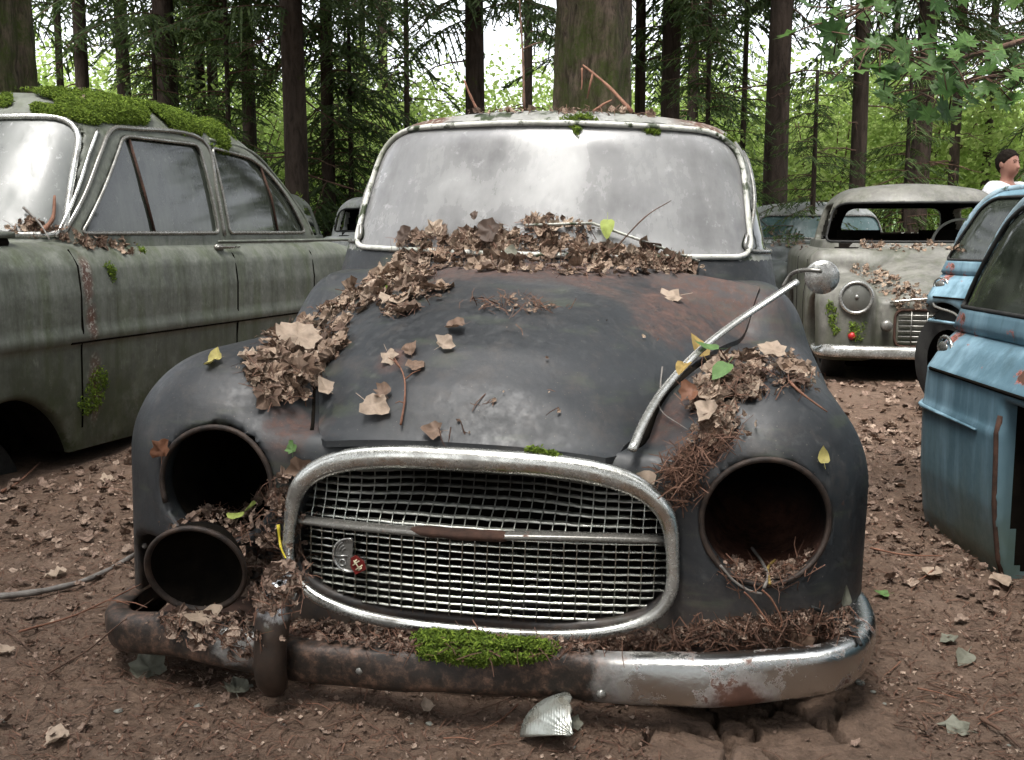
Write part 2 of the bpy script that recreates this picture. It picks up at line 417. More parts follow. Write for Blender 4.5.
def mats():
    M = MAT
    M['black'] = paint_black()
    M['roofdust'] = paint_grey('dusty_roof_paint', (.20, .20, .19), (.30, .30, .28), (.13, .15, .09), [((.45, .35, 1.33), .10, (1, 1, 1)), ((-.4, .3, 1.33), .07, (1, 1, 1))], -1, .3)
    M['sedan'] = paint_grey('grey_green_algae_paint', (.088, .094, .078), (.168, .178, .15), (.055, .072, .026), [((-.02, 0, .80), .035, (1, .3, .4)), ((.0, 0, .62), .035, (1.1, .3, .5)), ((.02, 0, .33), .04, (1, .3, .35)), ((-.1, 0, .93), .035, (1, 1, 1))], .55)
    M['greycar'] = paint_grey('grey_chalky_paint', (.095, .093, .082), (.18, .175, .155), (.06, .07, .032), [], .42, .5, .66)
    M['darkcar'] = paint_grey('dark_grey_paint', (.05, .055, .055), (.09, .10, .10), (.05, .07, .03), [], .4, .5, .62)
    M['palecar'] = paint_grey('pale_grey_paint', (.30, .31, .30), (.42, .43, .42), (.16, .18, .10), [], .4, .5, .66)
    M['blue'] = paint_blue()
    M['blue_pale'] = paint_grey('pale_blue_worn_frame', (.13, .22, .29), (.30, .38, .42), (.20, .22, .20), [], -1, .6, .66); M['chrome'] = chrome(); M['chrome_dull'] = chrome('dull_chrome', .58, (.42, .42, .40), .64)
    M['trim_white'] = paint_grey('oxidised_white_trim', (.46, .46, .42), (.58, .58, .54), (.24, .27, .15), [], -1, .3, .78)
    M['alu'] = chrome('oxidised_aluminium', .45, (.66, .66, .62), .70)
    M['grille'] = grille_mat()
    M['bumper'] = bumper_mat()
    M['dull_bar'] = chrome('dull_bar_metal', .70, (.28, .28, .27), .60)
    M['rust'] = simple('rust_brown', (.025, .014, .010), (.075, .038, .026), 18, .9)
    M['rim'] = simple('dark_rusty_rim', (.014, .012, .011), (.055, .037, .028), 26, .6, .2)
    M['dark'] = simple('dark_grime_shade', (.004, .0035, .003), (.010, .008, .006), 14, 1, 0, .3, .005, .03)  # near-black stands for shade inside openings; also used on dark gaps and parts
    M['rubber'] = simple('aged_rubber', (.012, .012, .012), (.03, .03, .028), 20, .75)
    M['windshield'] = dusty_glass('dusty_windscreen', (.34, .34, .335), (.09, .09, .093), .5, .28, True, 0, (.5, .5, .5))
    M['glass_left'] = dusty_glass('streaked_windscreen_glass', (.13, .14, .13), (.06, .065, .062), .45, .35, True, 0, (.5, .5, .5))
    M['glass_side'] = dusty_glass('grimy_side_glass', (.10, .112, .092), (.014, .017, .013), .24, .07, True, 0, (.16, .17, .14))
    M['glass_teal'] = dusty_glass('teal_tinted_glass', (.10, .17, .16), (.04, .08, .08), .45, .25, False)
    M['lens'] = dusty_glass('dusty_headlamp_lens', (.14, .14, .125), (.04, .04, .036), .5, .2, False)
    M['moss'] = leafmat('moss_green', [(.05, .08, .010), (.09, .145, .016), (.14, .21, .022), (.20, .27, .035)], .9, .2)
    M['mossbase'] = simple('moss_cushion', (.022, .035, .006), (.06, .095, .012), 30, .95, 0, 1, .02)
    M['dry'] = leafmat('dry_leaf_brown', [(.07, .045, .033), (.25, .175, .125), (.36, .27, .20), (.14, .09, .065), (.46, .365, .28), (.27, .185, .13), (.10, .062, .045)], .75, .12)
    M['dryground'] = leafmat('ground_leaf_brown', [(.07, .048, .036), (.15, .10, .075), (.25, .175, .135), (.11, .07, .052), (.38, .29, .225), (.20, .13, .095)], .8, .05)
    M['needle'] = leafmat('dead_needles', [(.05, .025, .016), (.10, .05, .032), (.15, .08, .052), (.07, .036, .025)], .8, .05)
    for k, c in dict(yellow=(.44, .38, .13), lime=(.38, .45, .12), green=(.12, .22, .07), ochre=(.36, .25, .08), palebrown=(.40, .31, .235), greygreen=(.20, .20, .155), darkbrown=(.09, .06, .045), brown=(.20, .13, .09), rustleaf=(.20, .09, .05)).items():
        M['leaf_'+k] = leafmat('leaf_'+k, [tuple(x*.75 for x in c), c], .6, .2)
    M['spruce'] = leafmat('spruce_needles', [(.030, .052, .018), (.055, .085, .026), (.08, .12, .034), (.042, .07, .024)], .7, .4)
    M['spruce2'] = leafmat('spruce_needles_fresh', [(.035, .062, .018), (.06, .10, .025), (.09, .14, .035)], .7, .35)
    M['bright'] = leafmat('broad_leaves_bright', [(.21, .31, .07), (.31, .42, .11), (.43, .53, .18), (.26, .36, .09)], .6, .6)
    M['maple'] = leafmat('maple_leaves', [(.04, .09, .025), (.08, .16, .04), (.13, .23, .06), (.06, .12, .04)], .45, .45)
    M['bark'] = bark('spruce_bark', (.022, .016, .012), (.06, .044, .034), .15)
    M['barkbig'] = bark('mossy_bark', (.03, .022, .016), (.13, .10, .075), .8, 1.8)
    M['twig'] = simple('dead_twig', (.05, .03, .022), (.13, .075, .05), 30, .9)
    M['twigred'] = simple('red_brown_twig', (.12, .055, .035), (.22, .11, .07), 30, .8)
    M['greystick'] = simple('grey_bare_stick', (.10, .09, .08), (.20, .185, .17), 20, .8)
    M['skin'] = simple('skin', (.27, .13, .095), (.36, .19, .14), 10, .55, 0, .05)
    M['hair'] = simple('dark_hair', (.008, .006, .005), (.02, .015, .011), 60, .9, 0, .8, .006, .1)
    M['shirt'] = simple('white_cotton', (.68, .68, .70), (.76, .76, .78), 6, .85, 0, .3, .01)
    M['jeans'] = simple('blue_denim', (.03, .045, .09), (.06, .085, .15), 20, .85)
    M['shoe'] = simple('brown_shoe', (.05, .03, .02), (.08, .05, .03), 20, .6)
    M['redlamp'] = simple('red_lamp_plastic', (.20, .01, .012), (.34, .02, .02), 20, .3)
    M['yellow'] = simple('yellow_stem', (.40, .32, .02), (.55, .45, .05), 20, .6)
    M['red'] = simple('red_enamel', (.09, .010, .009), (.16, .018, .014), 30, .35)
    M['cream'] = simple('cream_enamel', (.50, .45, .30), (.60, .55, .40), 30, .4)
    M['steering'] = simple('steering_plastic', (.25, .25, .23), (.35, .35, .32), 20, .4)
    M['stone'] = simple('grey_stone', (.12, .12, .105), (.23, .23, .20), 25, .85)
    t = NT('broken_lens_glass'); n = t.noise(20, 6, .65); wv = t.n('ShaderNodeTexWave'); t.l(t.c, wv.inputs[0]); wv.inputs['Scale'].default_value = 60
    t.bsdf(t.mix(t.ramp(n, .45, .62, 0, .8), (.40, .42, .38), (.18, .16, .12)), t.ramp(n, .4, .6, .05, .3), .35, 1, t.bump(wv.outputs[1], .3, .001), .3); M['shard'] = t.m
mats()
# ---------------------------------------------------------------- world and light
EL, AZ = R(64), R(200)           # sun behind the camera, a little left
w = bpy.data.worlds.new('World'); SC.world = w; w.use_nodes = True; nt = w.node_tree; nt.nodes.clear()
sky = nt.nodes.new('ShaderNodeTexSky'); sky.sky_type = 'NISHITA'; sky.sun_disc = False; sky.sun_elevation = EL; sky.sun_rotation = AZ
sky.air_density = 1.0; sky.dust_density = 4.0; sky.ozone_density = 1.0
hs = nt.nodes.new('ShaderNodeHueSaturation'); hs.inputs['Saturation'].default_value = .22
bg = nt.nodes.new('ShaderNodeBackground'); bg.inputs['Strength'].default_value = .135; wo = nt.nodes.new('ShaderNodeOutputWorld')
nt.links.new(sky.outputs[0], hs.inputs['Color']); nt.links.new(hs.outputs[0], bg.inputs[0]); nt.links.new(bg.outputs[0], wo.inputs[0])
sl = bpy.data.lights.new('sun', 'SUN'); sl.energy = 1.5; sl.angle = R(25); sl.color = (1, .97, .92)
so = bpy.data.objects.new('sun', sl); COL.objects.link(so)
sd = Vector((math.sin(AZ)*math.cos(EL), math.cos(AZ)*math.cos(EL), math.sin(EL)))
so.rotation_euler = sd.to_track_quat('Z', 'Y').to_euler(); so.location = sd*30
vs = SC.view_settings; vs.view_transform = 'Standard'; vs.look = 'None'; vs.exposure = 2.1; vs.gamma = 1; vs.use_curve_mapping = False
SC.cycles.use_denoising = True
SC.cycles.max_bounces = 5; SC.cycles.diffuse_bounces = 2; SC.cycles.glossy_bounces = 3; SC.cycles.transmission_bounces = 3; SC.cycles.transparent_max_bounces = 4; SC.cycles.caustics_reflective = False; SC.cycles.caustics_refractive = False
# ---------------------------------------------------------------- ground (one sheet, fine near the camera)
def vnoise(x, y, sc, seed=0):
    x = x*sc+seed*17.3; y = y*sc+seed*9.1; xi = np.floor(x).astype(int); yi = np.floor(y).astype(int); fx = x-xi; fy = y-yi
    fx = fx*fx*(3-2*fx); fy = fy*fy*(3-2*fy)
    def h(a, b): q = np.sin(a*127.1+b*311.7+seed)*43758.5453; return q-np.floor(q)
    return (h(xi, yi)*(1-fx)+h(xi+1, yi)*fx)*(1-fy)+(h(xi, yi+1)*(1-fx)+h(xi+1, yi+1)*fx)*fy
CRACKS = [[(752, 728), (760, 745), (790, 770)], [(830, 735), (838, 722), (842, 706)], [(672, 742), (650, 738), (640, 752)], [(700, 702), (716, 722), (732, 742), (728, 760)], [(732, 742), (752, 728), (776, 714), (780, 702)], [(776, 714), (800, 722), (830, 735), (850, 746)], [(732, 742), (700, 735), (672, 742)]]
CRK = [[on_ground(*p) for p in c] for c in CRACKS]
def ground_z(x, y):
    x = np.asarray(x, float); y = np.asarray(y, float)
    near = np.clip((9-y)/3, 0, 1)
    z = (vnoise(x, y, 1.3, 1)-.5)*.05+(vnoise(x, y, 5, 2)-.5)*.028*near+(vnoise(x, y, 16, 3)-.5)*.014*near+(vnoise(x, y, 42, 4)-.5)*.008*near+(vnoise(x, y, 90, 5)-.5)*.005*near
    # packed earth in front is smoother
    return z
def build_ground():
    def axis(lo, hi, step, far):
        a = list(np.arange(lo, hi, step)); s = step
        v = a[-1]
        while v < far: s *= 1.12; v += s; a.append(v)
        return a
    xs = axis(0, 1.9, .009, 1500); xs = sorted([-x for x in axis(0, 1.9, .009, 1500)][1:]+[x for x in xs if not .25 < x < .78]+list(np.arange(.252, .778, .0042)))
    ys = axis(1.35, 3.4, .009, 1500); ys = sorted([y for y in ys if not 1.85 < y < 2.27]+list(np.arange(1.853, 2.268, .0045))); ys = [-800, -200, -60, -20, -8, -3, -1, 0, .7, 1.1]+ys
    X, Y = np.meshgrid(xs, ys, indexing='ij'); Z = ground_z(X, Y)
    d = np.full(X.shape, 9.0)
    wob = (vnoise(X, Y, 25, 8)-.5)*.03+(vnoise(X, Y, 80, 9)-.5)*.008
    for c in CRK:
        for a, b in zip(c[:-1], c[1:]):
            ex, ey = b.x-a.x, b.y-a.y; t = np.clip(((X-a.x)*ex+(Y-a.y)*ey)/(ex*ex+ey*ey), 0, 1)
            d = np.minimum(d, np.hypot(X-a.x-t*ex+wob, Y-a.y-t*ey+wob))
    Z = Z-.050*np.clip(1-d/.012, 0, 1)**.7
    # a low meadow far beyond the trees
    n0, n1 = X.shape; V = np.stack([X, Y, Z], -1).reshape(-1, 3)
    I = np.arange(n0*n1).reshape(n0, n1)
    F = np.stack([I[:-1, :-1], I[1:, :-1], I[1:, 1:], I[:-1, 1:]], -1).reshape(-1, 4)
    t = NT('forest_floor'); n1_ = t.noise(2.2, 7, .65); n2 = t.noise(26, 8, .7); n3 = t.noise(120, 5, .7)
    col = t.mix(t.ramp(n2, .32, .68), (.062, .040, .028), (.158, .106, .076))
    col = t.mix(t.ramp(n1_, .45, .7, 0, .6), col, (.17, .122, .094))
    col = t.mix(t.ramp(n3, .56, .7, 0, .7), col, (.19, .13, .095)); col = t.mix(t.ramp(n3, .44, .32, 0, .7), col, (.035, .02, .013))
    sp = t.sep(); grass = t.mix(t.ramp(t.noise(.6, 6, .6), .35, .65), (.10, .17, .03), (.18, .25, .06))
    col = t.mix(t.ramp(t.math('ADD', sp[1], t.math('MULTIPLY', n1_, 5.0)), 17, 22), col, grass)
    t.bsdf(col, .92, 0, .2, t.bump(n3, .7, .006, t.bump(n2, .8, .02)))
    g = fastmesh('ground', V, F, t.m, None, True); tag(g, 'brown forest soil strewn with litter under the wrecked cars', 'ground', None, 'structure'); return g
GROUND = build_ground()
# distant ridge behind the meadow
def ridge():
    n = 160; V = []; F = []
    for i in range(n):
        a = R(35)+R(110)*i/(n-1)
        for k, (r, zz) in enumerate([(260, -2), (330, 16), (420, 34), (520, 46), (700, -2)]):
            h = zz*(.75+.5*float(vnoise(np.array(i*.08), np.array(k*.7), 1, 6))) if zz > 0 else zz
            V.append((r*math.cos(a), r*math.sin(a), h))
    for i in range(n-1):
        for k in range(4): F.append([i*5+k, (i+1)*5+k, (i+1)*5+k+1, i*5+k+1])
    o = mk('hills', (V, F), simple('wooded_hillside', (.06, .10, .05), (.12, .17, .08), .05, .95)); tag(o, 'low wooded ridge beyond the trees', 'hills', None, 'structure')
ridge()
# ---------------------------------------------------------------- leaf shapes
def leaf_shape(kind, seed):
    rg = random.Random(seed); out = []
    if kind == 'maple':
        lob = [(0, 1.0), (18, .55), (36, .82), (48, .45), (72, .80), (92, .42), (120, .60), (140, .38), (165, .30)]
    elif kind == 'dry':
        lob = [[(0, .95), (16, .78), (34, .80), (52, .62), (76, .70), (100, .55), (128, .58), (160, .40)], [(0, 1.0), (14, .72), (30, .60), (50, .66), (70, .50), (95, .52), (125, .42), (160, .35)], [(0, .8), (20, .82), (38, .55), (60, .78), (82, .74), (108, .48), (130, .52), (160, .30)]][seed % 3]
    else:
        lob = [(0, 1.0), (12, .82), (28, .64), (50, .53), (80, .47), (110, .48), (140, .46), (165, .36)]
    pts = []
    for s in (1, -1):
        side = []
        for a, r in lob:
            if s == -1 and a == 0: continue
            rr = r*(1+rg.uniform(-.12, .12)) if kind == 'maple' else r*(1+rg.uniform(-.22, .22)) if kind == 'dry' else r*(1+rg.uniform(-.05, .05))
            side.append((rr*math.sin(R(a))*s, rr*math.cos(R(a))))
        pts += side if s == 1 else side[::-1]
    n = len(pts); V = [(0, 0, 0)]; F = []
    curl = rg.uniform(-.9, 1.3); fold = rg.uniform(-.2, 1.2); tw = rg.uniform(-.4, .4); ph = rg.uniform(0, 6)
    if kind == 'maple': curl *= .3; fold *= .3; tw *= .3
    wr = .02 if kind in ('maple', 'plain') else .13
    def bend(x, y): return fold*abs(x)*.5+curl*(y-.1)**2*.5+tw*x*y+wr*math.sin(9*x+ph)*math.cos(8*y-ph)+rg.uniform(-wr, wr)*.5
    for s in (.5, 1.0):
        for x, y in pts: V.append((x*s, y*s, bend(x*s, y*s)))
    for k in range(n):
        l = (k+1) % n; F.append([0, 1+l, 1+k]); F.append([1+k, 1+l, 1+n+l]); F.append([1+k, 1+n+l, 1+n+k])
    # stalk
    b = len(V); V += [(-.015, -.25, 0), (.015, -.25, 0), (.012, -.8, .12), (-.012, -.8, .12)]; F += [[b, b+1, b+2], [b, b+2, b+3]]
    return np.array(V)*.5, np.array(F)
SHAPES = {k: [leaf_shape(k, 100+i) for i in range(10)] for k in ('dry', 'maple', 'plain')}
def rotmats(n, yaw, nrm, tilt):
    """n random frames around normals nrm (n,3) with extra tilt"""
    nrm = nrm+RNG.normal(0, 1, (n, 3))*np.asarray(tilt).reshape(-1, 1); nrm /= np.linalg.norm(nrm, axis=1, keepdims=True)
    r = RNG.normal(0, 1, (n, 3)) if yaw is None else yaw
    x = np.cross(r, nrm); x /= np.maximum(np.linalg.norm(x, axis=1, keepdims=True), 1e-6); y = np.cross(nrm, x)
    return np.stack([x, y, nrm], -1)
def scatter(P, Nn, size, tilt, kinds=('dry',), yaw=None):
    """merged numpy leaves"""
    P = np.asarray(P, float); Nn = np.asarray(Nn, float); n = len(P); Rm = rotmats(n, yaw, Nn, np.full(n, tilt)); Vs = []; Fs = []; off = 0
    pool = [s for k in kinds for s in SHAPES[k]]; ch = RNG.integers(0, len(pool), n); size = np.broadcast_to(size, (n,))
    for c in range(len(pool)):
        m = np.where(ch == c)[0]
        if len(m) == 0: continue
        v, f = pool[c]; W = np.einsum('nij,kj->nki', Rm[m], v)*size[m][:, None, None]+P[m][:, None, :]
        Fk = f[None]+(np.arange(len(m))*len(v))[:, None, None]+off
        Vs.append(W.reshape(-1, 3)); Fs.append(Fk.reshape(-1, 3)); off += len(m)*len(v)
    return np.concatenate(Vs), np.concatenate(Fs)
def needles(P, Nn, length, width, tilt=.25):
    P = np.asarray(P, float); n = len(P); Rm = rotmats(n, None, np.asarray(Nn, float), np.full(n, tilt)); L = np.broadcast_to(length, (n,)); W = np.broadcast_to(width, (n,))
    b = RNG.uniform(-.25, .25, n)
    q = np.array([[-1, -.5, 0], [1, -.5, 0], [1, .1, 1], [-1, .1, 1], [.6, .5, 0], [-.6, .5, 0]], float)
    V = np.empty((n, 6, 3))
    for i in range(6):
        l = np.stack([q[i, 0]*W*.5+(b*L*.5 if q[i, 2] else 0), q[i, 1]*L, q[i, 2]*(W*.5)+q[i, 2]*.05*L], -1)
        V[:, i] = np.einsum('nij,nj->ni', Rm, l)+P
    f = np.array([[0, 1, 2, 3], [3, 2, 4, 5]]); F = (f[None]+(np.arange(n)*6)[:, None, None]).reshape(-1, 4)
    return V.reshape(-1, 3), F
# ---------------------------------------------------------------- generic pieces for cars
def Mloc(x, y, z, rz, roll=0.0): return Matrix.Translation((x, y, z)) @ Matrix.Rotation(R(rz), 4, 'Z') @ Matrix.Rotation(R(roll), 4, 'Y')
SURF = []      # bvh of solid surfaces leaves can land on
def reg(o, M):
    me = o.data; V = [M @ v.co for v in me.vertices]; SURF.append(BVHTree.FromPolygons(V, [tuple(p.vertices) for p in me.polygons]))
def hit(px, py, maxd=12):
    o = Vector((0, 0, CAMZ)); d = ray(px, py).normalized(); best = None
    for b in SURF:
        h = b.ray_cast(o, d, maxd)
        if h[0] is not None and (best is None or h[3] < best[3]): best = h
    if best is None:
        p = on_ground(px, py); p.z = float(ground_z(p.x, p.y)); return p, Vector((0, 0, 1))
    n = best[1]
    if n.dot(d) > 0: n = -n
    return best[0], n
# ================================================================ the black car in front
CM = Mloc(.05, 3.2, 0, -10.5, 1.3)
def E(v): return np.interp(v, [-.3, 0, .217, .535, .75, .93, 1.2], [.86, .83, .745, .665, .60, .545, .45])
def topc(v): return np.interp(v, [-.1, 0, .1, .2, .4, .6, .75, .85, .90, .93], [.915, .91, .905, .895, .865, .81, .74, .665, .61, .556])
GR_C, GR_W0, GR_W1, GR_A = .035, .170, .518, .416
GRP = []
for k in range(72):
    a = 2*math.pi*k/72; c, s = math.cos(a), math.sin(a); e = 2/3.3
    x = GR_A*(abs(c)**e)*(1 if c > 0 else -1); z = (abs(s)**(e*.92))*(1 if s > 0 else -1)
    z = (GR_W0+GR_W1)/2+z*(GR_W1-GR_W0)/2; x *= 1.0+.03*max(-1, min(1, (.35-z)/.15))
    z += max(-1, min(1, (z-.35)/.1))*(.004 if z > .35 else .010)*(1-(x/GR_A)**2)
    GRP.append((x+GR_C, z))
def body_solid(P):
    x = P[:, 0]; v = -P[:, 1]; w = P[:, 2]; ax = np.abs(x)
    Q = np.stack([ax, P[:, 1], w], -1)
    f = rbox(Q, (.60, .31, .17), (.262, 1.24, .54), .25)                       # fender: v from -1.55 to .93
    wedge = np.maximum((w-(E(v)+.02))*.85, np.maximum(ax-.60, v-.915)); wedge = np.maximum(wedge, -v-.6)
    nose = rbox(Q, (0, -.45, .25), (.56, .475, .30), .07)
    d = smin(f, smax(wedge, nose, .04), .04)
    cowl = rbox(P, (.015, 1.2, .40), (.745, 1.27, .47), .15)
    d = smin(d, cowl, .12)
    return d
def body_top_cut(d, P): return d
def sdf_body(P):
    x = P[:, 0]; v = -P[:, 1]; w = P[:, 2]; ax = np.abs(x)
    d = body_solid(P); Q = np.stack([ax, P[:, 1], w], -1)
    d = smax(d, .075-w, .02)
    # trunk end falls off
    d = smax(d, (P[:, 1]-2.35)+.25*(w-.4), .12); d = smax(d, w-(.90-.10*np.clip(P[:, 1]-1.2, 0, 2)), .05)
    # headlamp holes, slightly toed out
    q = P-np.array((0, -.70, .425)); q[:, 0] = np.where(x > 0, x-.635, x+.562); d = np.maximum(d, -np.maximum(np.hypot(q[:, 0], q[:, 2])-.127-.004*(x < 0), q[:, 1]-.20))
    # grille opening
    g = polyd(x, w, GRP); d = smax(d, -np.maximum(g+.008, .62-v), .008)
    # wheel arches in the sides
    for yy in (-.33, 1.75): d = smax(d, -np.maximum(np.hypot(P[:, 1]-yy, w-.12)-.33, .62-ax), .02)
    # left fender broken away under its lamp hole
    cut = rbox(P, (-.60, -1.0, .12), (.20, .35, .165), .06); d = smax(d, -cut, .02)
    return d
def sdf_cabin(P):
    x = P[:, 0]; y = P[:, 1]; w = P[:, 2]; h = w-.90
    side = np.abs(x)-(.685-.20*h-.25*np.clip(h, 0, 1)**2)
    front = (-.015+h*.42+.20*(x/.65)**2*1.0)-y
    back = y-(1.75-.9*h-.2*(x/.65)**2)
    top = w-(1.385-.055*(x/.6)**2-.05*((y-.85)/.9)**2)
    d = smax(smax(side, front*.92, .14), back*.75, .18); d = smax(d, top, .10)
    return np.maximum(d, .80-w)
WSP = round_poly([(-.615, .935), (.615, .935), (.565, 1.30), (-.565, 1.30)], [.05, .05, .13, .13], 8)
WSP = [(x, z+.018*(1-(x/.6)**2)*(1 if z > 1.1 else -.3)) for x, z in WSP]
SIDEW = [round_poly([(.17, .95), (.87, .95), (.87, 1.26), (.46, 1.26)], .05), round_poly([(.95, .95), (1.45, .95), (1.26, 1.24), (.95, 1.26)], .05)]
REARW = round_poly([(-.45, 1.0), (.45, 1.0), (.42, 1.24), (-.42, 1.24)], .07)
def sdf_cab_cut(P):
    d = recess(sdf_cabin(P), P, WSP, 0, 2, .02, P[:, 1] < .7)
    for p in SIDEW: d = recess(d, P, p, 1, 2, .02, np.abs(P[:, 0]) > .3)
    return recess(d, P, REARW, 0, 2, .02, P[:, 1] > 1.0)
def black_car():
    car = empty('black_sedan', CM, 'wrecked black sedan with empty headlight holes, oval chrome grille and leaves on its bonnet', 'car')
    V, F = sdf_mesh(sdf_body, (-.93, -1.0, 0), (.93, 2.5, .98), .0135); b = fastmesh('body', V, F, MAT['black'], car, True); reg(b, CM)
    V, F = sdf_mesh(sdf_cab_cut, (-.75, -.15, .78), (.75, 1.85, 1.42), .014); r = fastmesh('roof', V, F, MAT['roofdust'], car, True); reg(r, CM); tag(r, 'pale dusty roof')
    r.data.materials.append(MAT['black']); vz = V[F].mean(1)[:, 2]; r.data.polygons.foreach_set('material_index', (vz < .925).astype(np.int32))
    p = mk('windshield', pane(sdf_cabin, WSP, 1, -1, .012, 14), MAT['windshield'], car); reg(p, CM)
    mk('windshield_trim', outline(sdf_cabin, WSP, 1, -1, .0085, -.003), MAT['trim_white'], car)
    for s in (1, -1):
        for q in SIDEW:
            w_ = mk('side_window', pane(sdf_cabin, q, 0, s, .012), MAT['glass_side'], car); mk('window_trim', outline(sdf_cabin, q, 0, s, .007, 0), MAT['chrome_dull'], w_)
    mk('rear_window', pane(sdf_cabin, REARW, 1, 1, .012), MAT['glass_side'], car)
    # hood, a lid of its own
    nu, nv = 48, 56; top = []; 
    us = np.linspace(-1, 1, nu); vv = np.linspace(-.0, .937, nv)
    G = np.zeros((nv, nu, 3))
    for i, v in enumerate(vv):
        a = .635-.31*(v/.93)
        if v > .86: a -= .015*((v-.86)/.07)**2
        e = []
        for s in (-1, 1):
            O = np.array([[s*a, -min(v, .90), 1.3]]); pp, ok = march(body_solid, O, (0, 0, -1), 1.3); e.append(float(pp[0, 2])+.013 if ok[0] else .5)
        for j, u in enumerate(us):
            ed = e[0]*(1-u)/2+e[1]*(1+u)/2; tp = max(float(topc(v)), ed+.01)
            z = ed+(tp-ed)*(1-abs(u)**2.4)
            vf = v-.018*(u*u)*max(0, (v-.6)/.33)
            G[i, j] = (u*a, -vf, z)
    bo = G.copy(); bo[..., 2] -= .014
    Vt = np.concatenate([G.reshape(-1, 3), bo.reshape(-1, 3)]); I = np.arange(nv*nu).reshape(nv, nu); n = nv*nu
    f = [I[:-1, :-1], I[1:, :-1], I[1:, 1:], I[:-1, 1:]]; Ft = np.stack(f, -1).reshape(-1, 4); Fb = (Ft+n)[:, ::-1]
    def strip(line): line = np.array(line); return np.stack([line[:-1], line[1:], line[1:]+n, line[:-1]+n], -1)
    ring = list(I[0])+list(I[1:, -1])+list(I[-1, ::-1][1:])+list(I[::-1, 0][1:])
    F = np.concatenate([Ft, Fb, strip(ring)[:, ::-1]]); h = fastmesh('hood', Vt, F, MAT['black'], car, True); reg(h, CM)
    es = h.modifiers.new('e', 'EDGE_SPLIT'); es.split_angle = R(40)
    # hood lip: the dark gap and folded edge above the grille
    0 and mk('hood_lip', tube([(x, -.925+.045*(x/.32)**2, .556) for x in np.linspace(-.30, .30, 20)], .006, 8), MAT['dark'], car)
    # headlight openings
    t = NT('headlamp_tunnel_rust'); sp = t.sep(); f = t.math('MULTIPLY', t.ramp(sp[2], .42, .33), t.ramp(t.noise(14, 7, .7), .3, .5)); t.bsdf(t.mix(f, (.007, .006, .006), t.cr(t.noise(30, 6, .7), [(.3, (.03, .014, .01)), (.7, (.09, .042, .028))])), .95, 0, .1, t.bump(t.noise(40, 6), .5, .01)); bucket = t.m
    for s in (1, -1):
        rr = []
        for k in range(48):
            a = 2*math.pi*k/48; rr.append(((.635 if s > 0 else -.562)+.129*math.cos(a), .425+.129*math.sin(a)))
        P = proj(body_solid, rr, 1, -1, -.001)
        if s < 0: P = P[[k for k in range(48) if not (27 < k < 46)]]; P = P[::-1] if False else np.concatenate([P[28:], P[:28]])
        rim = mk('headlight_rim', tube(P.tolist(), .0065, 8, closed=(s > 0)), MAT['rim'], car)
        M = Matrix.Translation((.635 if s > 0 else -.562, -.66, .425)) @ Matrix.Rotation(R(90), 4, 'X')
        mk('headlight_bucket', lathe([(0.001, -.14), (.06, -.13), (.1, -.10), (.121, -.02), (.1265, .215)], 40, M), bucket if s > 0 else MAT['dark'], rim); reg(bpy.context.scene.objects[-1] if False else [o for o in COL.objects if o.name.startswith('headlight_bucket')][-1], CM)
    # grille
    pts = [np.array((x, -.962+.032*(abs(x-GR_C)/.43)**2.4-.06*(.36-z)+.02*max(0, (z-.45)/.1), z)) for x, z in GRP]
    sur = mk('grille_surround', tube([p+np.array((0, -.004, 0)) for p in pts], [(.0135+.012*max(0, min(1, (p[2]-.36)/.15))) for p in pts], 12, closed=True, flat=.75, upv=(0, -1, 0)), MAT['alu'], car)
    sur.name = 'grille_surround'
    def gy(x): return -.925+.055*(x/.45)**2
    A = Acc(); B = Acc()
    def runs(pts): A_ = np.array(pts); return polyd(A_[:, 0], A_[:, 1], GRP) < -.006
    dent = lambda x, z: .075*math.exp(-((x-.02)/.22)**4-((z-.47)/.08)**4)+.035*math.exp(-((z-.47)/.09)**4)
    for x in np.arange(-.43, .47, .0272):
        zz = np.arange(.16, .575, .01); run = list(zz[runs([(x, z) for z in zz])])
        if len(run) > 2: A.add(tube([(x+random.uniform(-.0006, .0006), gy(x)-.002+dent(x, z), z) for z in run], .0014, 5))
    k = 0
    for z in np.arange(.180, .56, .0168):
        k += 1; xx = np.arange(-.44, .49, .012); run = list(xx[runs([(x, z) for x in xx])])
        if len(run) < 3: continue
        V = []; F = []
        for i, x in enumerate(run):
            y = gy(x)+dent(x, z); t = random.uniform(-.0008, .0008)
            V += [(x, y+.001, z-.0022+t), (x, y+.007, z+.0048+t), (x, y+.007, z+.0058+t), (x, y-.0005, z-.0005+t)]
        for i in range(len(run)-1):
            for m in range(4): l = (m+1) % 4; F.append([i*4+m, i*4+l, i*4+4+l, i*4+4+m])
        B.add((V, F))
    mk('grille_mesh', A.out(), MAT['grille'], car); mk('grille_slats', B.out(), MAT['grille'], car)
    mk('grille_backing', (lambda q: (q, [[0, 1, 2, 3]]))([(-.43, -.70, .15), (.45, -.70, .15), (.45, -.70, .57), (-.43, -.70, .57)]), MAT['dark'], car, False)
    bar = [(x, gy(x)-.016-.012*math.exp(-(x/.12)**2), .362+.006*math.sin(x*5)) for x in np.linspace(-.40, .44, 28)]
    mk('grille_bar', tube(bar, .023, 8, flat=.42, upv=(0, 0, 1)), MAT['dull_bar'], car)
    mk('bar_sleeve', tube([(x, gy(x)-.020-.012*math.exp(-(x/.12)**2), .364) for x in np.linspace(-.10, .12, 10)], [.012, .021, .022, .020, .022, .023, .020, .022, .021, .011], 10, flat=.55, upv=(0, 0, 1)), MAT['rust'], car)
    # round badge with a bite out of it
    cx, cz = -.245, .292; yb = gy(cx)-.024; disc = []; rb = .037
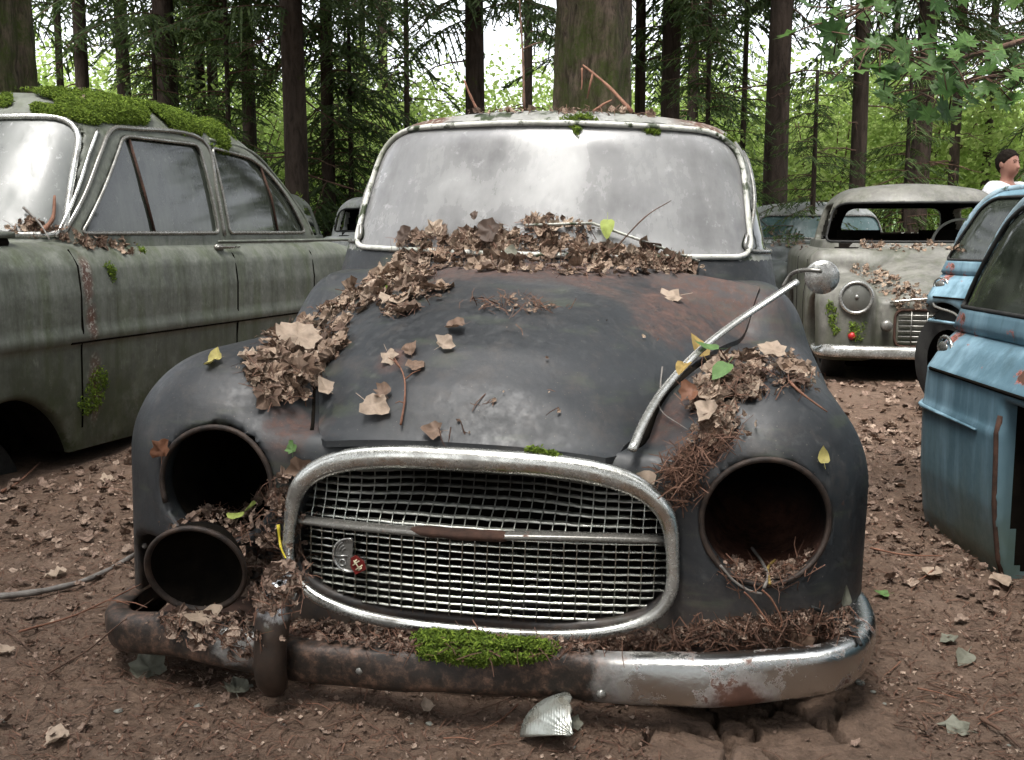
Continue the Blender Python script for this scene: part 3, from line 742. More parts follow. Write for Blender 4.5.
    for q in range(33):
        a = R(78)+R(262)*q/32; disc.append((cx+rb*math.cos(a), cz+rb*math.sin(a)))
    disc.append((cx+.006, cz-.002)); nD = len(disc)
    V = [(x, yb, z) for x, z in disc]+[(x, yb+.008, z) for x, z in disc]; F = [list(range(nD))[::-1], list(range(nD, 2*nD))]+[[k, (k+1) % nD, (k+1) % nD+nD, k+nD] for k in range(nD)]
    em = mk('emblem', (V, F), MAT['chrome_dull'], car, False)
    rimp = [(cx+rb*math.cos(R(78)+R(262)*q/32), yb-.002, cz+rb*math.sin(R(78)+R(262)*q/32)) for q in range(33)]
    mk('emblem_rim', tube(rimp, .0028, 6), MAT['chrome'], em)
    A = Acc()
    for r0 in (.012, .019, .026): A.add(tube([(cx-.006+r0*math.cos(R(a))*.9, yb-.001, cz+.004+r0*math.sin(R(a))) for a in range(110, 171, 10)], .0014, 5))
    A.add(tube([(cx-.034, yb-.001, cz-.004), (cx-.004, yb-.001, cz-.002)], .0014, 5)); A.add(tube([(cx-.016+.007*math.cos(R(a)), yb-.001, cz-.018+.007*math.sin(R(a))) for a in range(0, 361, 30)], .0013, 5))
    mk('emblem_lines', A.out(), MAT['chrome'], em)
    sh = [(-.013, .012), (-.004, .017), (.013, .006), (.017, -.008), (-.004, -.020), (-.014, -.004)]; sc = 1.15; sx, sz = cx+.020, cz-.018
    def plate(poly, y0, y1): n = len(poly); return [(x, y0, z) for x, z in poly]+[(x, y1, z) for x, z in poly], [list(range(n))[::-1], list(range(n, 2*n))]+[[k, (k+1) % n, (k+1) % n+n, k+n] for k in range(n)]
    S = [(sx+x*sc, sz+z*sc) for x, z in sh]
    mk('red_shield', plate(S, yb-.007, yb-.001), MAT['red'], em, False)
    A = Acc()
    for a, b in [((-.007, .008), (.006, -.010)), ((-.009, -.002), (.004, .008)), ((-.003, -.010), (.010, .000)), ((-.006, .003), (-.001, .010)), ((.002, -.011), (.009, -.005))]:
        A.add(tube([(sx+a[0]*sc, yb-.008, sz+a[1]*sc), (sx+b[0]*sc, yb-.008, sz+b[1]*sc)], .0016, 5))
    mk('shield_mark', A.out(), MAT['cream'], em)
    # bumper: swept blade
    path = catmull([(-.90, -.70, .115), (-.915, -.86, .11), (-.84, -.985, .105), (-.6, -1.04, .10), (-.3, -1.075, .10), (0, -1.09, .10), (.3, -1.08, .10), (.6, -1.045, .103), (.83, -.985, .108), (.915, -.86, .12), (.91, -.68, .14)], 8)
    prof = [(.030, .048), (.008, .058), (-.014, .056), (-.025, .049), (-.030, .034), (-.032, .0), (-.030, -.034), (-.024, -.050), (-.006, -.058), (.008, -.052), (-.012, -.044), (-.020, -.030), (-.022, 0), (-.019, .030), (-.010, .044), (.010, .048)]
    V = []; F = []; n = len(path); m = len(prof)
    for i, p in enumerate(path):
        T = (path[min(i+1, n-1)]-path[max(i-1, 0)]); T.z = 0; T.normalize(); N = Vector((-T.y, T.x, 0))   # inward
        if N.y < 0 and abs(T.x) > .3: N = -N
        s = 1.0; 
        if i < 3 or i > n-4: s = .72+.28*min(i, n-1-i)/3
        if p.x < -.45: dz = -.012*math.sin((p.x+.45)*9)
        else: dz = 0
        for a, b in prof: V.append(Vector((p.x*.905+.01, p.y, p.z))+N*(a*1.1+.006*math.sin(p.x*11+b*20)+.004*math.sin(p.x*27+1))+Vector((0, 0, b*s*(.90 if p.x > 0 else .82)+dz+.020+.030*p.x+.007*math.sin(p.x*7+.5)-.02*max(0, -p.x-.5))))
    for i in range(n-1):
        for k in range(m): l = (k+1) % m; F.append([i*m+k, i*m+l, (i+1)*m+l, (i+1)*m+k])
    F += [list(range(m))[::-1], [(n-1)*m+k for k in range(m)]]
    bp = mk('bumper', (V, F), MAT['bumper'], car); reg(bp, CM); es = bp.modifiers.new('s', 'SUBSURF'); es.levels = 1; es.render_levels = 1
    for cp in ([(722, 693), (736, 686), (748, 690), (758, 683), (768, 688), (780, 680), (793, 676)], [(768, 686), (776, 674), (783, 664), (778, 657)], [(748, 690), (752, 697), (764, 700)]):
        W_ = []
        for q_ in catmull([(a_, b_, 0) for a_, b_ in cp], 2):
            hp, hn = hit(q_.x, q_.y+random.uniform(-1.5, 1.5)); W_.append(CM.inverted() @ (hp+hn*.0005))
        0 and mk('bumper_tear', tube(W_, [.0008+.0032*random.random() for _ in W_], 6), MAT['dark'], bp)
    # torn flap and hole at the right front
    A = Acc()
    for a, b, c_ in [((.50, .105), (.57, .085), (.54, .070)), ((.56, .085), (.64, .075), (.60, .058)), ((.58, .12), (.605, .10), (.575, .085)), ((.60, .075), (.67, .082), (.64, .065)), ((.575, .11), (.595, .13), (.59, .095))]:
        V = []
        for (x, z) in (a, b, c_): V.append((x, -1.0-.100*(1-(x/1.0)**2)-.008, z))
        A.add((V+[(q[0], q[1]+.012, q[2]) for q in V], [[0, 1, 2], [5, 4, 3], [0, 3, 4, 1], [1, 4, 5, 2], [2, 5, 3, 0]]))
    # bolts
    for x in (.33, -.16): mk('bumper_bolt', ball((x, -1.113, .11), .011, 8), MAT['chrome_dull'], bp)
    # upright guard
    t = NT('guard_chrome_rust'); sp = t.sep(); n = t.noise(18, 8, .7); cl = t.ramp(t.math('ADD', sp[2], t.math('MULTIPLY', t.math('SUBTRACT', n, .5), .12)), .215, .245)
    t.bsdf(t.mix(cl, t.cr(n, [(.3, (.012, .009, .007)), (.6, (.035, .022, .015)), (.8, (.03, .04, .012))]), (.5, .5, .5)), t.mix(cl, (.5, .5, .5), (.2, .2, .2)), cl, .4, t.bump(t.noise(40, 6, .7), .3, .004)); guardm = t.m
    gp = [(-.345, -1.115, .05), (-.345, -1.135, .10), (-.345, -1.13, .17), (-.345, -1.11, .225), (-.345, -1.07, .26), (-.345, -1.02, .262)]
    g_ = mk('bumper_guard', tube(catmull(gp, 6), [.024, .028, .031, .033]+[.034]*8+[.036]*8+[.036]*6+[.032, .030, .027, .02, .008], 14, flat=.85, upv=(0, 1, .2)), guardm, bp); reg(g_, CM)
    # shelf valance behind the bumper
    v_ = mk('valance', bev_box((0, -.88, .10), (.72, .12, .015), .01), MAT['rust'], car); reg(v_, CM)
    # left fender and hood: long loose chrome strip on the right
    pts = [(632, 450, 2.26), (645, 420, 2.33), (662, 392, 2.42), (690, 360, 2.52), (715, 338, 2.58), (745, 316, 2.63), (775, 296, 2.65), (798, 281, 2.65)]
    I = CM.inverted(); P = [I @ at(*p) for p in pts]; P = catmull(P, 5)
    q = []
    for p in P:      # never under the surface
        O = np.array([[p.x, p.y, 1.2]]); pp, ok = march(body_solid, O, (0, 0, -1), 1.2); q.append(Vector((p.x, p.y, max(p.z, float(pp[0, 2])+.014))))
    st = mk('chrome_strip', tube(P, .0105, 8, flat=.55, upv=(0, -.4, 1)), MAT['alu'], car)
    # open seam beside it
    sp_ = []
    for v in np.linspace(.86, .42, 26):
        a = .645-.31*(v/.93); O = np.array([[a, -v, 1.2]]); pp, ok = march(body_solid, O, (0, 0, -1), 1.2); sp_.append((a, -v, float(pp[0, 2])+.001))
    mk('hood_seam', tube(sp_, [.007+.007*math.sin(i/25*math.pi) for i in range(26)], 6, flat=.5, upv=(0, 0, 1)), MAT['dark'], car)
    sp2 = [(-p[0]+.0, p[1], p[2]) for p in sp_]; mk('hood_seam', tube(sp2, .0048, 6, flat=.6, upv=(0, 0, 1)), MAT['dark'], car)
    # door mirror on a bent arm
    c = I @ at(822, 277, 2.75); mroot = mk('mirror', ball(c, .043, 24, (1, .35, 1.0)), MAT['chrome'], car)
    arm = [I @ at(783, 287, 2.80), I @ at(792, 274, 2.78), I @ at(805, 270, 2.72), I @ at(822, 271, 2.70)]
    mk('mirror_arm', tube(catmull(arm, 6), .0055, 8), MAT['chrome_dull'], mroot)
    # wipers
    for a, m_, b in [((527, 228, 3.1), (560, 227, 3.1), (592, 226, 3.1)), ((592, 226, 3.08), (640, 243, 3.04), (697, 264, 2.98))]:
        W = []
        for p in (a, m_, b):
            hp, hn = hit(p[0], p[1]); W.append(I @ (hp+hn*.02))
        mk('wiper', tube(W, .005, 6, flat=.6), MAT['trim_white'], car)
    # wires hanging from the right headlight
    def wire(pl, r, mat, off=.012):
        W = []
        for p in pl:
            hp, hn = hit(p[0], p[1]); d = (Vector((0, 0, CAMZ))-hp).normalized(); W.append(I @ (hp+d*(off+(p[2] if len(p) > 2 else 0))))
        mk('loose_wire', tube(catmull(W, 6), r, 6), mat, car)
    wire([(744, 592), (752, 600), (765, 618), (775, 630), (782, 622), (772, 600), (762, 590)], .0022, MAT['twigred'], .03)
    wire([(720, 565), (733, 580), (748, 590), (762, 594)], .003, MAT['greystick'], .012)
    wire([(752, 548), (762, 562), (768, 576), (764, 588)], .0035, MAT['greystick'], .03); wire([(775, 560), (768, 568), (770, 584)], .003, MAT['leaf_ochre'], .03)
    wire([(812, 607), (835, 618), (852, 630), (861, 645)], .0042, MAT['rubber'], .012)
    # door seams
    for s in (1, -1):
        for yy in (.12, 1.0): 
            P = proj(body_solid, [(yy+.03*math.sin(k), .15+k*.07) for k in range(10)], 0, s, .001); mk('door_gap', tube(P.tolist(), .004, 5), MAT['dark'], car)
    return car
BLACK = black_car()
# ================================================================ grey-green sedan on the left, seen from its side
LM = Mloc(-1.80, 4.72, 0, 70.7) @ Matrix.Diagonal((.89, .89, .985, 1))
def sdf_left_body(P):
    s = P[:, 0]; y = P[:, 1]; w = P[:, 2]; ay = np.abs(y-.83)
    A = np.interp(w, [.0, .10, .25, .52, .545, .572, .60, .74, .86, .93, .98, 1.1], [.76, .785, .80, .812, .832, .830, .822, .828, .815, .775, .745, .70])
    side = ay-(A-.12*np.clip((-s-1.1)/.7, 0, 1)**2-.14*np.clip((s-2.3)/1.0, 0, 1)**2)
    top = w-(.965-.09*np.clip((-s-.3)/1.5, 0, 1)**1.5*np.clip(1, 0, 1)-.10*np.clip((s-2.1)/1.1, 0, 1)**2)
    nose = (-1.85+.12*(ay/.7)**2+.10*(w-.5)**2)-s; tail = s-(3.25-.12*(ay/.7)**2-.2*(w-.5)**2)
    d = smax(smax(side, top, .09), smax(nose, tail, .05), .14)
    d = np.maximum(d, .0-w)
    for c in (-.56, 2.15): d = smax(d, -np.maximum(np.hypot(s-c-.04, (w+.05))-.385, .5-ay), .02)
    # dark gap under the sprung bonnet
    return d
def sdf_left_cab(P):
    s = P[:, 0]; ay = np.abs(P[:, 1]-.83); w = P[:, 2]; h = w-.98
    side = ay-(.745-.10*h-.22*np.clip(h, 0, 1)**2)
    front = (-.32+.30*(ay/.72)**3+h*.74)-s
    back = s-(2.72-.95*h-.9*np.clip(h, 0, 1)**2-.25*(ay/.7)**2)
    top = w-(1.69-.11*(ay/.7)**2-.06*((s-1.15)/1.1)**2)
    d = smax(smax(side, front*.8, .12), back*.7, .2); d = smax(d, top, .16)
    return np.maximum(d, .90-w)
LW = [round_poly([(.07, 1.0), (1.20, 1.0), (1.17, 1.455), (.56, 1.455), (.50, 1.44)], [.03, .03, .05, .12, .1]),
      round_poly([(1.31, 1.0), (2.20, 1.0), (2.0, 1.27), (1.75, 1.41), (1.29, 1.45)], [.03, .05, .15, .15, .05])]
LWS = round_poly([(.13, .995), (1.53, .995), (1.43, 1.52), (.23, 1.52)], [.05, .05, .14, .14])
def sdf_left_cabcut(P):
    d = sdf_left_cab(P)
    for q in LW: d = recess(d, P, q, 0, 2, .022, P[:, 1] < .5)
    for q in LW: d = recess(d, P, q, 0, 2, .022, P[:, 1] > 1.2)
    return recess(d, P, LWS, 1, 2, .02, P[:, 0] < .8)
def left_car():
    car = empty('grey_green_sedan', LM, 'grey green sedan on the left, side stained with algae, moss thick on its roof', 'car')
    V, F = sdf_mesh(sdf_left_body, (-2.0, -.05, .05), (3.35, 1.72, 1.05), .02); b = fastmesh('body', V, F, MAT['sedan'], car, True); reg(b, LM); cc = V[F].mean(1); b.data.materials.append(MAT['dark']); b.data.polygons.foreach_set('material_index', ((np.abs(cc[:, 1]-.83) < .755) & (cc[:, 2] < .36)).astype(np.int32))  # arch interior coloured near-black to paint in its shade
    V, F = sdf_mesh(sdf_left_cabcut, (-.55, .0, .88), (2.85, 1.66, 1.75), .016); r = fastmesh('roof', V, F, MAT['sedan'], car, True); reg(r, LM)
    ws = mk('windshield', pane(sdf_left_cab, LWS, 0, -1, .012, 12, 3, 1.5), MAT['glass_left'], car); reg(ws, LM)
    mk('windshield_trim', outline(sdf_left_cab, LWS, 0, -1, .016, -.004, .8, 8, 3, 1.5), MAT['alu'], ws)
    for i, q in enumerate(LW):
        for sg in (-1, 1):
            f = sdf_left_cab if sg < 0 else sdf_left_cab
            st = 1.0 if sg < 0 else 2.6
            p = mk('side_window', pane(f, q, 1, sg, .014, 9, 3, st), MAT['glass_side'], car); reg(p, LM) if sg < 0 else None
            mk('window_frame', outline(f, q, 1, sg, .009, -.002, 1, 8, 3, st), MAT['chrome_dull'], p)
            if sg < 0:
                qq = [(.30, 1.0), (.27, 1.2), (.235, 1.385)][::1] if i == 0 else [(1.86, 1.0), (1.84, 1.2), (1.80, 1.37)]
                if i == 0: qq = [(.62, 1.0), (.585, 1.2), (.56, 1.44)]
                mk('window_bar', tube(proj(f, qq, 1, -1, .004, 3, st).tolist(), .008, 6), MAT['rust'], p)
    # door frame tubes (bright arch round the front door glass) and pillar strips
    q = [(-.03, .985), (.14, 1.17), (.30, 1.36), (.43, 1.47), (.60, 1.495), (1.22, 1.485), (1.24, 1.2), (1.25, .985)]
    mk('door_frame', tube(catmull(proj(sdf_left_cab, q, 1, -1, -.004, 3, 1.0).tolist(), 6), .012, 8), MAT['chrome_dull'], car)
    q = [(-.06, .985), (.09, 1.17), (.23, 1.36), (.33, 1.47)]
    mk('pillar_strip', tube(catmull(proj(sdf_left_cab, q, 1, -1, -.014, 3, 1.0).tolist(), 6), .009, 8), MAT['alu'], car)
    q = [(1.3, 1.49), (1.75, 1.455), (2.06, 1.31), (2.26, 1.12), (2.32, .99)]
    mk('roof_gutter', tube(catmull(proj(sdf_left_cab, q, 1, -1, -.003, 3, 1.0).tolist(), 6), .011, 8), MAT['sedan'], car)
    # side moulding, belt strip, door gaps
    for w_, r in ((.968, .007),):
        mk('belt_strip', tube(proj(sdf_left_body, [(s, w_) for s in np.linspace(-.1, 2.6, 30)], 1, -1, -.001, 2, .8).tolist(), r, 6), MAT['sedan'], car)
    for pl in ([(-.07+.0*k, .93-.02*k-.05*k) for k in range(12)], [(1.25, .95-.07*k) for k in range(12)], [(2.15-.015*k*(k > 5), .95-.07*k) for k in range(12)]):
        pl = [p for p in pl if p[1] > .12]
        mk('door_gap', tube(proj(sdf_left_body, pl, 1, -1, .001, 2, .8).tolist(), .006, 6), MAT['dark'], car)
    mk('sill_strip', tube(proj(sdf_left_body, [(s, .535) for s in np.linspace(-.15, 3.0, 40)], 1, -1, .001, 2, .8).tolist(), .006, 6), MAT['dark'], car)
    # door handle
    hpts = proj(sdf_left_body, [(1.10, .925), (1.14, .925), (1.24, .925), (1.33, .925)], 1, -1, -.03, 2, .8)
    h = mk('door_handle', tube([tuple(p) for p in hpts], [.012, .010, .009, .006], 8, flat=.6), MAT['chrome'], car)
    mk('handle_base', bev_box(tuple(proj(sdf_left_body, [(1.14, .925)], 1, -1, -.012, 2, .8)[0]), (.035, .014, .016), .006), MAT['chrome_dull'], h)
    # bonnet lid, sprung open a little
    G = []; nx, ny = 26, 26
    for i in range(nx):
        for j in range(ny):
            s = -1.85+1.48*i/(nx-1); y = .09+1.48*j/(ny-1); a = (y-.83)/.74
            G.append((s, y, 1.035-.03*a*a*abs(a)-.12*max(0, (-s-1.0)/.85)**2))
    F = [[i*ny+j, (i+1)*ny+j, (i+1)*ny+j+1, i*ny+j+1] for i in range(nx-1) for j in range(ny-1)]
    hd = mk('hood', (G, F), MAT['sedan'], car); sm = hd.modifiers.new('t', 'SOLIDIFY'); sm.thickness = .022; reg(hd, LM)
    mk('engine_bay_edge', tube([(-1.8+i*.07, .12, .965) for i in range(21)], .02, 8), MAT['dark'], car)
    for c in (-.56, 2.15):
        M = Matrix.Translation((c, .32, -.12)) @ Matrix.Rotation(R(90), 4, 'X')
        t = mk('wheel', lathe([(.2, -.08), (.29, -.085), (.315, -.05), (.32, 0), (.315, .05), (.29, .085), (.2, .08)], 36, M), MAT['rubber'], car); mk('hub', lathe([(.001, .03), (.10, .03), (.13, .05), (.2, .06), (.2, -.06)], 30, M), MAT['rust'], t)
        mk('wheel_well', bev_box((c, .83, .16), (.36, .50, .22), .03), MAT['dark'], car)
left_car()
# ================================================================ small old saloons further back (front view)
def small_car(name, M, label, paint, roofpaint=None, W=.76, H=1.36, openws=False, glass='glass_side', lamp=True, door=True, group=None, hoodopen=False):
    car = empty(name, M, label, 'car', group)
    def body(P):
        Q = P.copy(); Q[:, 0] = np.abs(Q[:, 0]); x = Q[:, 0]; y = P[:, 1]; w = P[:, 2]
        f = rbox(Q, (W-.20, .75, .36), (.20, .85, .34), .185)
        topz = np.interp(y, [-.1, .1, .3, .6, .95, 1.1], [.56, .64, .72, .82, .90, .92])
        hood = np.maximum((w-(topz-.34*(x/.62)**2.6))*.8, np.maximum(x-.62, .03-y)); hood = np.maximum(hood, y-1.5)
        d = smin(f, hood, .05)
        nose = rbox(P, (0, .35, .35), (.60, .33, .22), .05); d = smin(d, nose, .04)
        main = rbox(P, (0, 2.05, .50), (W, 1.35, .385), .11); d = smin(d, main, .08)
        lamp_ = capsule(Q, (W-.235, .30, .60), (W-.235, .0, .585), .125, .108); d = smin(d, lamp_, .06)
        d = smax(d, .17-w, .02)
        for c in (.42, 2.6): d = smax(d, -np.maximum(np.hypot(y-c, (w-.25))-.33, .42-x), .02)
        return d
    def cab(P):
        x = np.abs(P[:, 0]); y = P[:, 1]; w = P[:, 2]; h = w-.9
        side = x-(W-.115-.18*h-.3*np.clip(h, 0, 1)**2); front = (.88+h*.42+.16*(x/.6)**2)-y
        back = y-(2.75-.8*h-.9*h*h-.2*(x/.6)**2); top = w-(H-.07*(x/.6)**2-.06*((y-1.75)/.8)**2)
        return np.maximum(smax(smax(smax(side, front, .1), back*.7, .2), top, .13), .80-w)
    zt = H-.16
    wsp = round_poly([(-W+.14, .935), (W-.14, .935), (W-.205, zt), (-W+.205, zt)], [.05, .05, .10, .10])
    sw = [round_poly([(1.12, .95), (1.85, .95), (1.85, zt-.01), (1.30, zt-.01)], .05), round_poly([(1.93, .95), (2.45, .95), (2.25, zt-.03), (1.93, zt-.01)], .06)]
    rw = round_poly([(-.42, 1.0), (.42, 1.0), (.38, zt-.02), (-.38, zt-.02)], .08)
    def cabcut(P):
        d = cab(P); x = P[:, 0]; y = P[:, 1]; w = P[:, 2]
        if openws:
            inner = cab(P)+.05; d = np.maximum(d, -np.maximum(inner, .86-w))
            d = np.maximum(d, -np.maximum(polyd(x, w, wsp), y-1.8)); d = np.maximum(d, -np.maximum(polyd(x, w, rw), 1.8-y))
            for q in sw: d = np.maximum(d, -np.maximum(polyd(y, w, q), .3-np.abs(x)))
        else:
            d = recess(d, P, wsp, 0, 2, .02, y < 1.7); d = recess(d, P, rw, 0, 2, .02, y > 1.9)
            for q in sw: d = recess(d, P, q, 1, 2, .02, np.abs(x) > .3)
        return d
    V, F = sdf_mesh(body, (-W-.05, -.2, .1), (W+.05, 3.5, .98), .022, 3); b = fastmesh('body', V, F, MAT[paint], car, True); reg(b, M)
    V, F = sdf_mesh(cabcut, (-W, .75, .78), (W, 2.9, H+.04), .013 if name == 'grey_saloon' else .02, 3); r = fastmesh('roof', V, F, MAT[roofpaint or paint], car, True); reg(r, M)
    if openws: r.data.materials.append(MAT['dark']); r.data.polygons.foreach_set('material_index', (cab(V[F].mean(1)) < -.043).astype(np.int32))  # cabin shade painted on: inner faces get the near-black material
    if not openws:
        p = mk('windshield', pane(cab, wsp, 1, -1, .012, 8, 3, .5), MAT[glass], car); mk('windshield_trim', outline(cab, wsp, 1, -1, .010, -.003, 1, 6, 3, .5), MAT['chrome_dull'], p)
        mk('rear_window', pane(cab, rw, 1, 1, .012, 6, 3, 3.4), MAT['glass_side'], car)
        for s in (1, -1):
            for q in sw: mk('side_window', pane(cab, q, 0, s, .012, 6), MAT['glass_side'], car)
    else:
        mk('windshield_seal', outline(cab, wsp, 1, -1, .009, -.0, 1, 6, 3, .5), MAT['rubber'], car)
        mk('dashboard', bev_box((0, 1.06, .875), (W-.2, .10, .05), .03), MAT['dark'], car)
        q = [( .33+.19*math.cos(a), 1.30-.07*math.sin(a), .93+.17*math.sin(a)) for a in np.linspace(0, 2*math.pi, 33)[:-1]]
        sw_ = mk('steering_wheel', tube(q, .011, 6, closed=True), MAT['steering'], car); mk('steering_column', tube([(.33, 1.30, .93), (.33, 1.02, .80)], .016, 6), MAT['dark'], sw_)
        for x in (-.32, .32): mk('seat', bev_box((x, 1.95, .80), (.24, .08, .22), .07), MAT['dark'], car)
    if not openws: mk('roof_gutter', tube(catmull(proj(cab, [(.98, .95), (1.13, zt-.06), (1.3, zt+.02), (1.8, zt+.035), (2.2, zt-.02)], 0, -1, -.002).tolist(), 5), .008, 6), MAT[paint], car)
    if lamp:
        for s in (1, -1):
            M2 = Matrix.Translation((s*(W-.235), -.115, .585)) @ Matrix.Rotation(R(90), 4, 'X')
            hl = mk('headlight', lathe([(.088, -.03), (.108, -.02), (.112, .0), (.104, .014), (.092, .010), (.088, .0)], 30, M2), MAT['chrome'], car)
            mk('headlight_lens', lathe([(.001, .016), (.03, .015), (.06, .010), (.09, -.002)], 26, M2), MAT['lens'], hl); mk('bulb_cap', ball((s*(W-.235), -.128, .59), .016, 8), MAT['chrome_dull'], hl)
    # grille panel with surround and slats
    gp = proj(body, round_poly([(-.30, .26), (.30, .26), (.30, .50), (-.30, .50)], .06), 1, -1, -.004, 3, .6)
    gr = mk('grille_surround', tube(gp.tolist(), .010, 6, closed=True), MAT['rust'], car)
    A = Acc()
    for z in np.arange(.29, .49, .035): A.add(tube([(x, -.0, z) for x in np.linspace(-.28, .28, 5)], .006, 5))
    for x in np.linspace(-.2, .2, 5): A.add(tube([(x, -.008, .27), (x, -.008, .49)], .004, 5))
    mk('grille_slats', A.out(), MAT['chrome_dull'], gr)
    mk('nose_strip', tube(catmull([(-.34, .0, .55), (-.1, -.03, .575), (.1, -.03, .575), (.34, .0, .55)], 6), .012, 8, flat=.5), MAT['alu'], car)
    bpt = catmull([(-W+.02, .22, .235), (-W+.03, -.02, .235), (-W+.2, -.13, .235), (0, -.17, .235), (W-.2, -.13, .235), (W-.03, -.02, .235), (W-.02, .22, .235)], 6)
    bp = mk('bumper', tube(bpt, .042, 10, flat=.45, upv=(0, -1, .2)), MAT['chrome'], car)
    for s in (-1, 1):
        M2 = Matrix.Translation((s*.36, -.05, .40)) @ Matrix.Rotation(R(90), 4, 'X'); mk('fog_lamp', lathe([(.001, .02), (.03, .018), (.04, .0), (.028, -.04)], 20, M2), MAT['chrome_dull'], car)
        mk('turn_signal', ball((s*(W-.22), -.10, .335), .028, 12), MAT['redlamp'], car)
        for yy in (.42, 2.6):
            M3 = Matrix.Translation((s*(W-.14), yy, .27)) @ Matrix.Rotation(R(90), 4, 'Y')
            w_ = mk('wheel', lathe([(.18, -.07), (.26, -.075), (.29, -.04), (.29, .04), (.26, .075), (.18, .07)], 30, M3), MAT['rubber'], car)
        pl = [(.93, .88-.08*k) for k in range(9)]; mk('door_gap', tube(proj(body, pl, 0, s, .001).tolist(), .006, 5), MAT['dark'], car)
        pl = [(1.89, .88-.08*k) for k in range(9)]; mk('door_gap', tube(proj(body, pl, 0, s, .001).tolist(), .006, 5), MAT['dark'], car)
    mk('underbody', bev_box((0, 1.75, .20), (W-.22, 1.5, .11), .02), MAT['dark'], car)
    if door:
        pass
    return car
GM = Mloc(2.81, 7.15, -.02, -10.5)
small_car('grey_saloon', GM, 'chalky grey saloon with no windscreen and one round headlamp, leaves on its bonnet', 'greycar', None, .80, 1.38, True)
small_car('dark_saloon', Mloc(3.20, 10.6, -.02, -2), 'dark saloon with teal tinted windscreen, half hidden behind the grey saloon', 'darkcar', 'palecar', .82, 1.33, False, 'glass_teal', False)
small_car('mossy_saloon', Mloc(-2.42, 9.0, .0, 4), 'green glazed car with mossy roof edge just behind the grey green sedan', 'darkcar', 'sedan', .78, 1.38, False, 'glass_teal')
small_car('pale_saloon', Mloc(-1.22, 11.0, .05, 6), 'small pale car with empty windows between the grey green and black sedans', 'palecar', None, .74, 1.34, True)
# ================================================================ two blue cars at the right edge
def sdf_blue_body(P):
    s = P[:, 0]; y = P[:, 1]; w = P[:, 2]
    off = np.interp(w, [0, .15, .3, .50, .512, .53, .62, .64, .66, .72, .79, .84], [.07, .025, .005, .0, -.004, .006, .008, .006, .022, .062, .14, .19])
    ym = .78; side = np.abs(y-ym)-(.78-off)
    end = (.0+.10*np.clip((w-.55)/.3, 0, 1)**1.5+.10*(np.abs(y-ym)/.7)**4)-s
    far_ = s-(3.7-.15*(np.abs(y-ym)/.7)**4); top = w-(.82-.03*(np.abs(y-ym)/.7)**2)
    return np.maximum(smax(smax(side, end, .10), smax(far_, top, .04), .03), .07-w)
def sdf_blue_cab(P):
    s = P[:, 0]; y = P[:, 1]; w = P[:, 2]; h = w-.8; ym = .78
    side = np.abs(y-ym)-(.685-.18*h-.2*np.clip(h, 0, 1)**2); end = (.03+h*.50+.1*(np.abs(y-ym)/.6)**2+.25*h*h)-s
    far_ = s-(2.9-.8*h); top = w-(1.29-.06*((y-ym)/.6)**2-.05*((s-1.4)/1.2)**2)
    return np.maximum(smax(smax(side, end, .10), smax(far_, top, .14), .10), .76-w)
BW = [round_poly([(.19, .84), (1.15, .84), (1.15, 1.17), (.45, 1.17), (.38, 1.13)], [.03, .03, .04, .10, .08]), round_poly([(1.24, .84), (2.1, .84), (1.95, 1.15), (1.24, 1.17)], .05)]
BWE = round_poly([(.30, .88), (1.26, .88), (1.20, 1.16), (.36, 1.16)], .08)
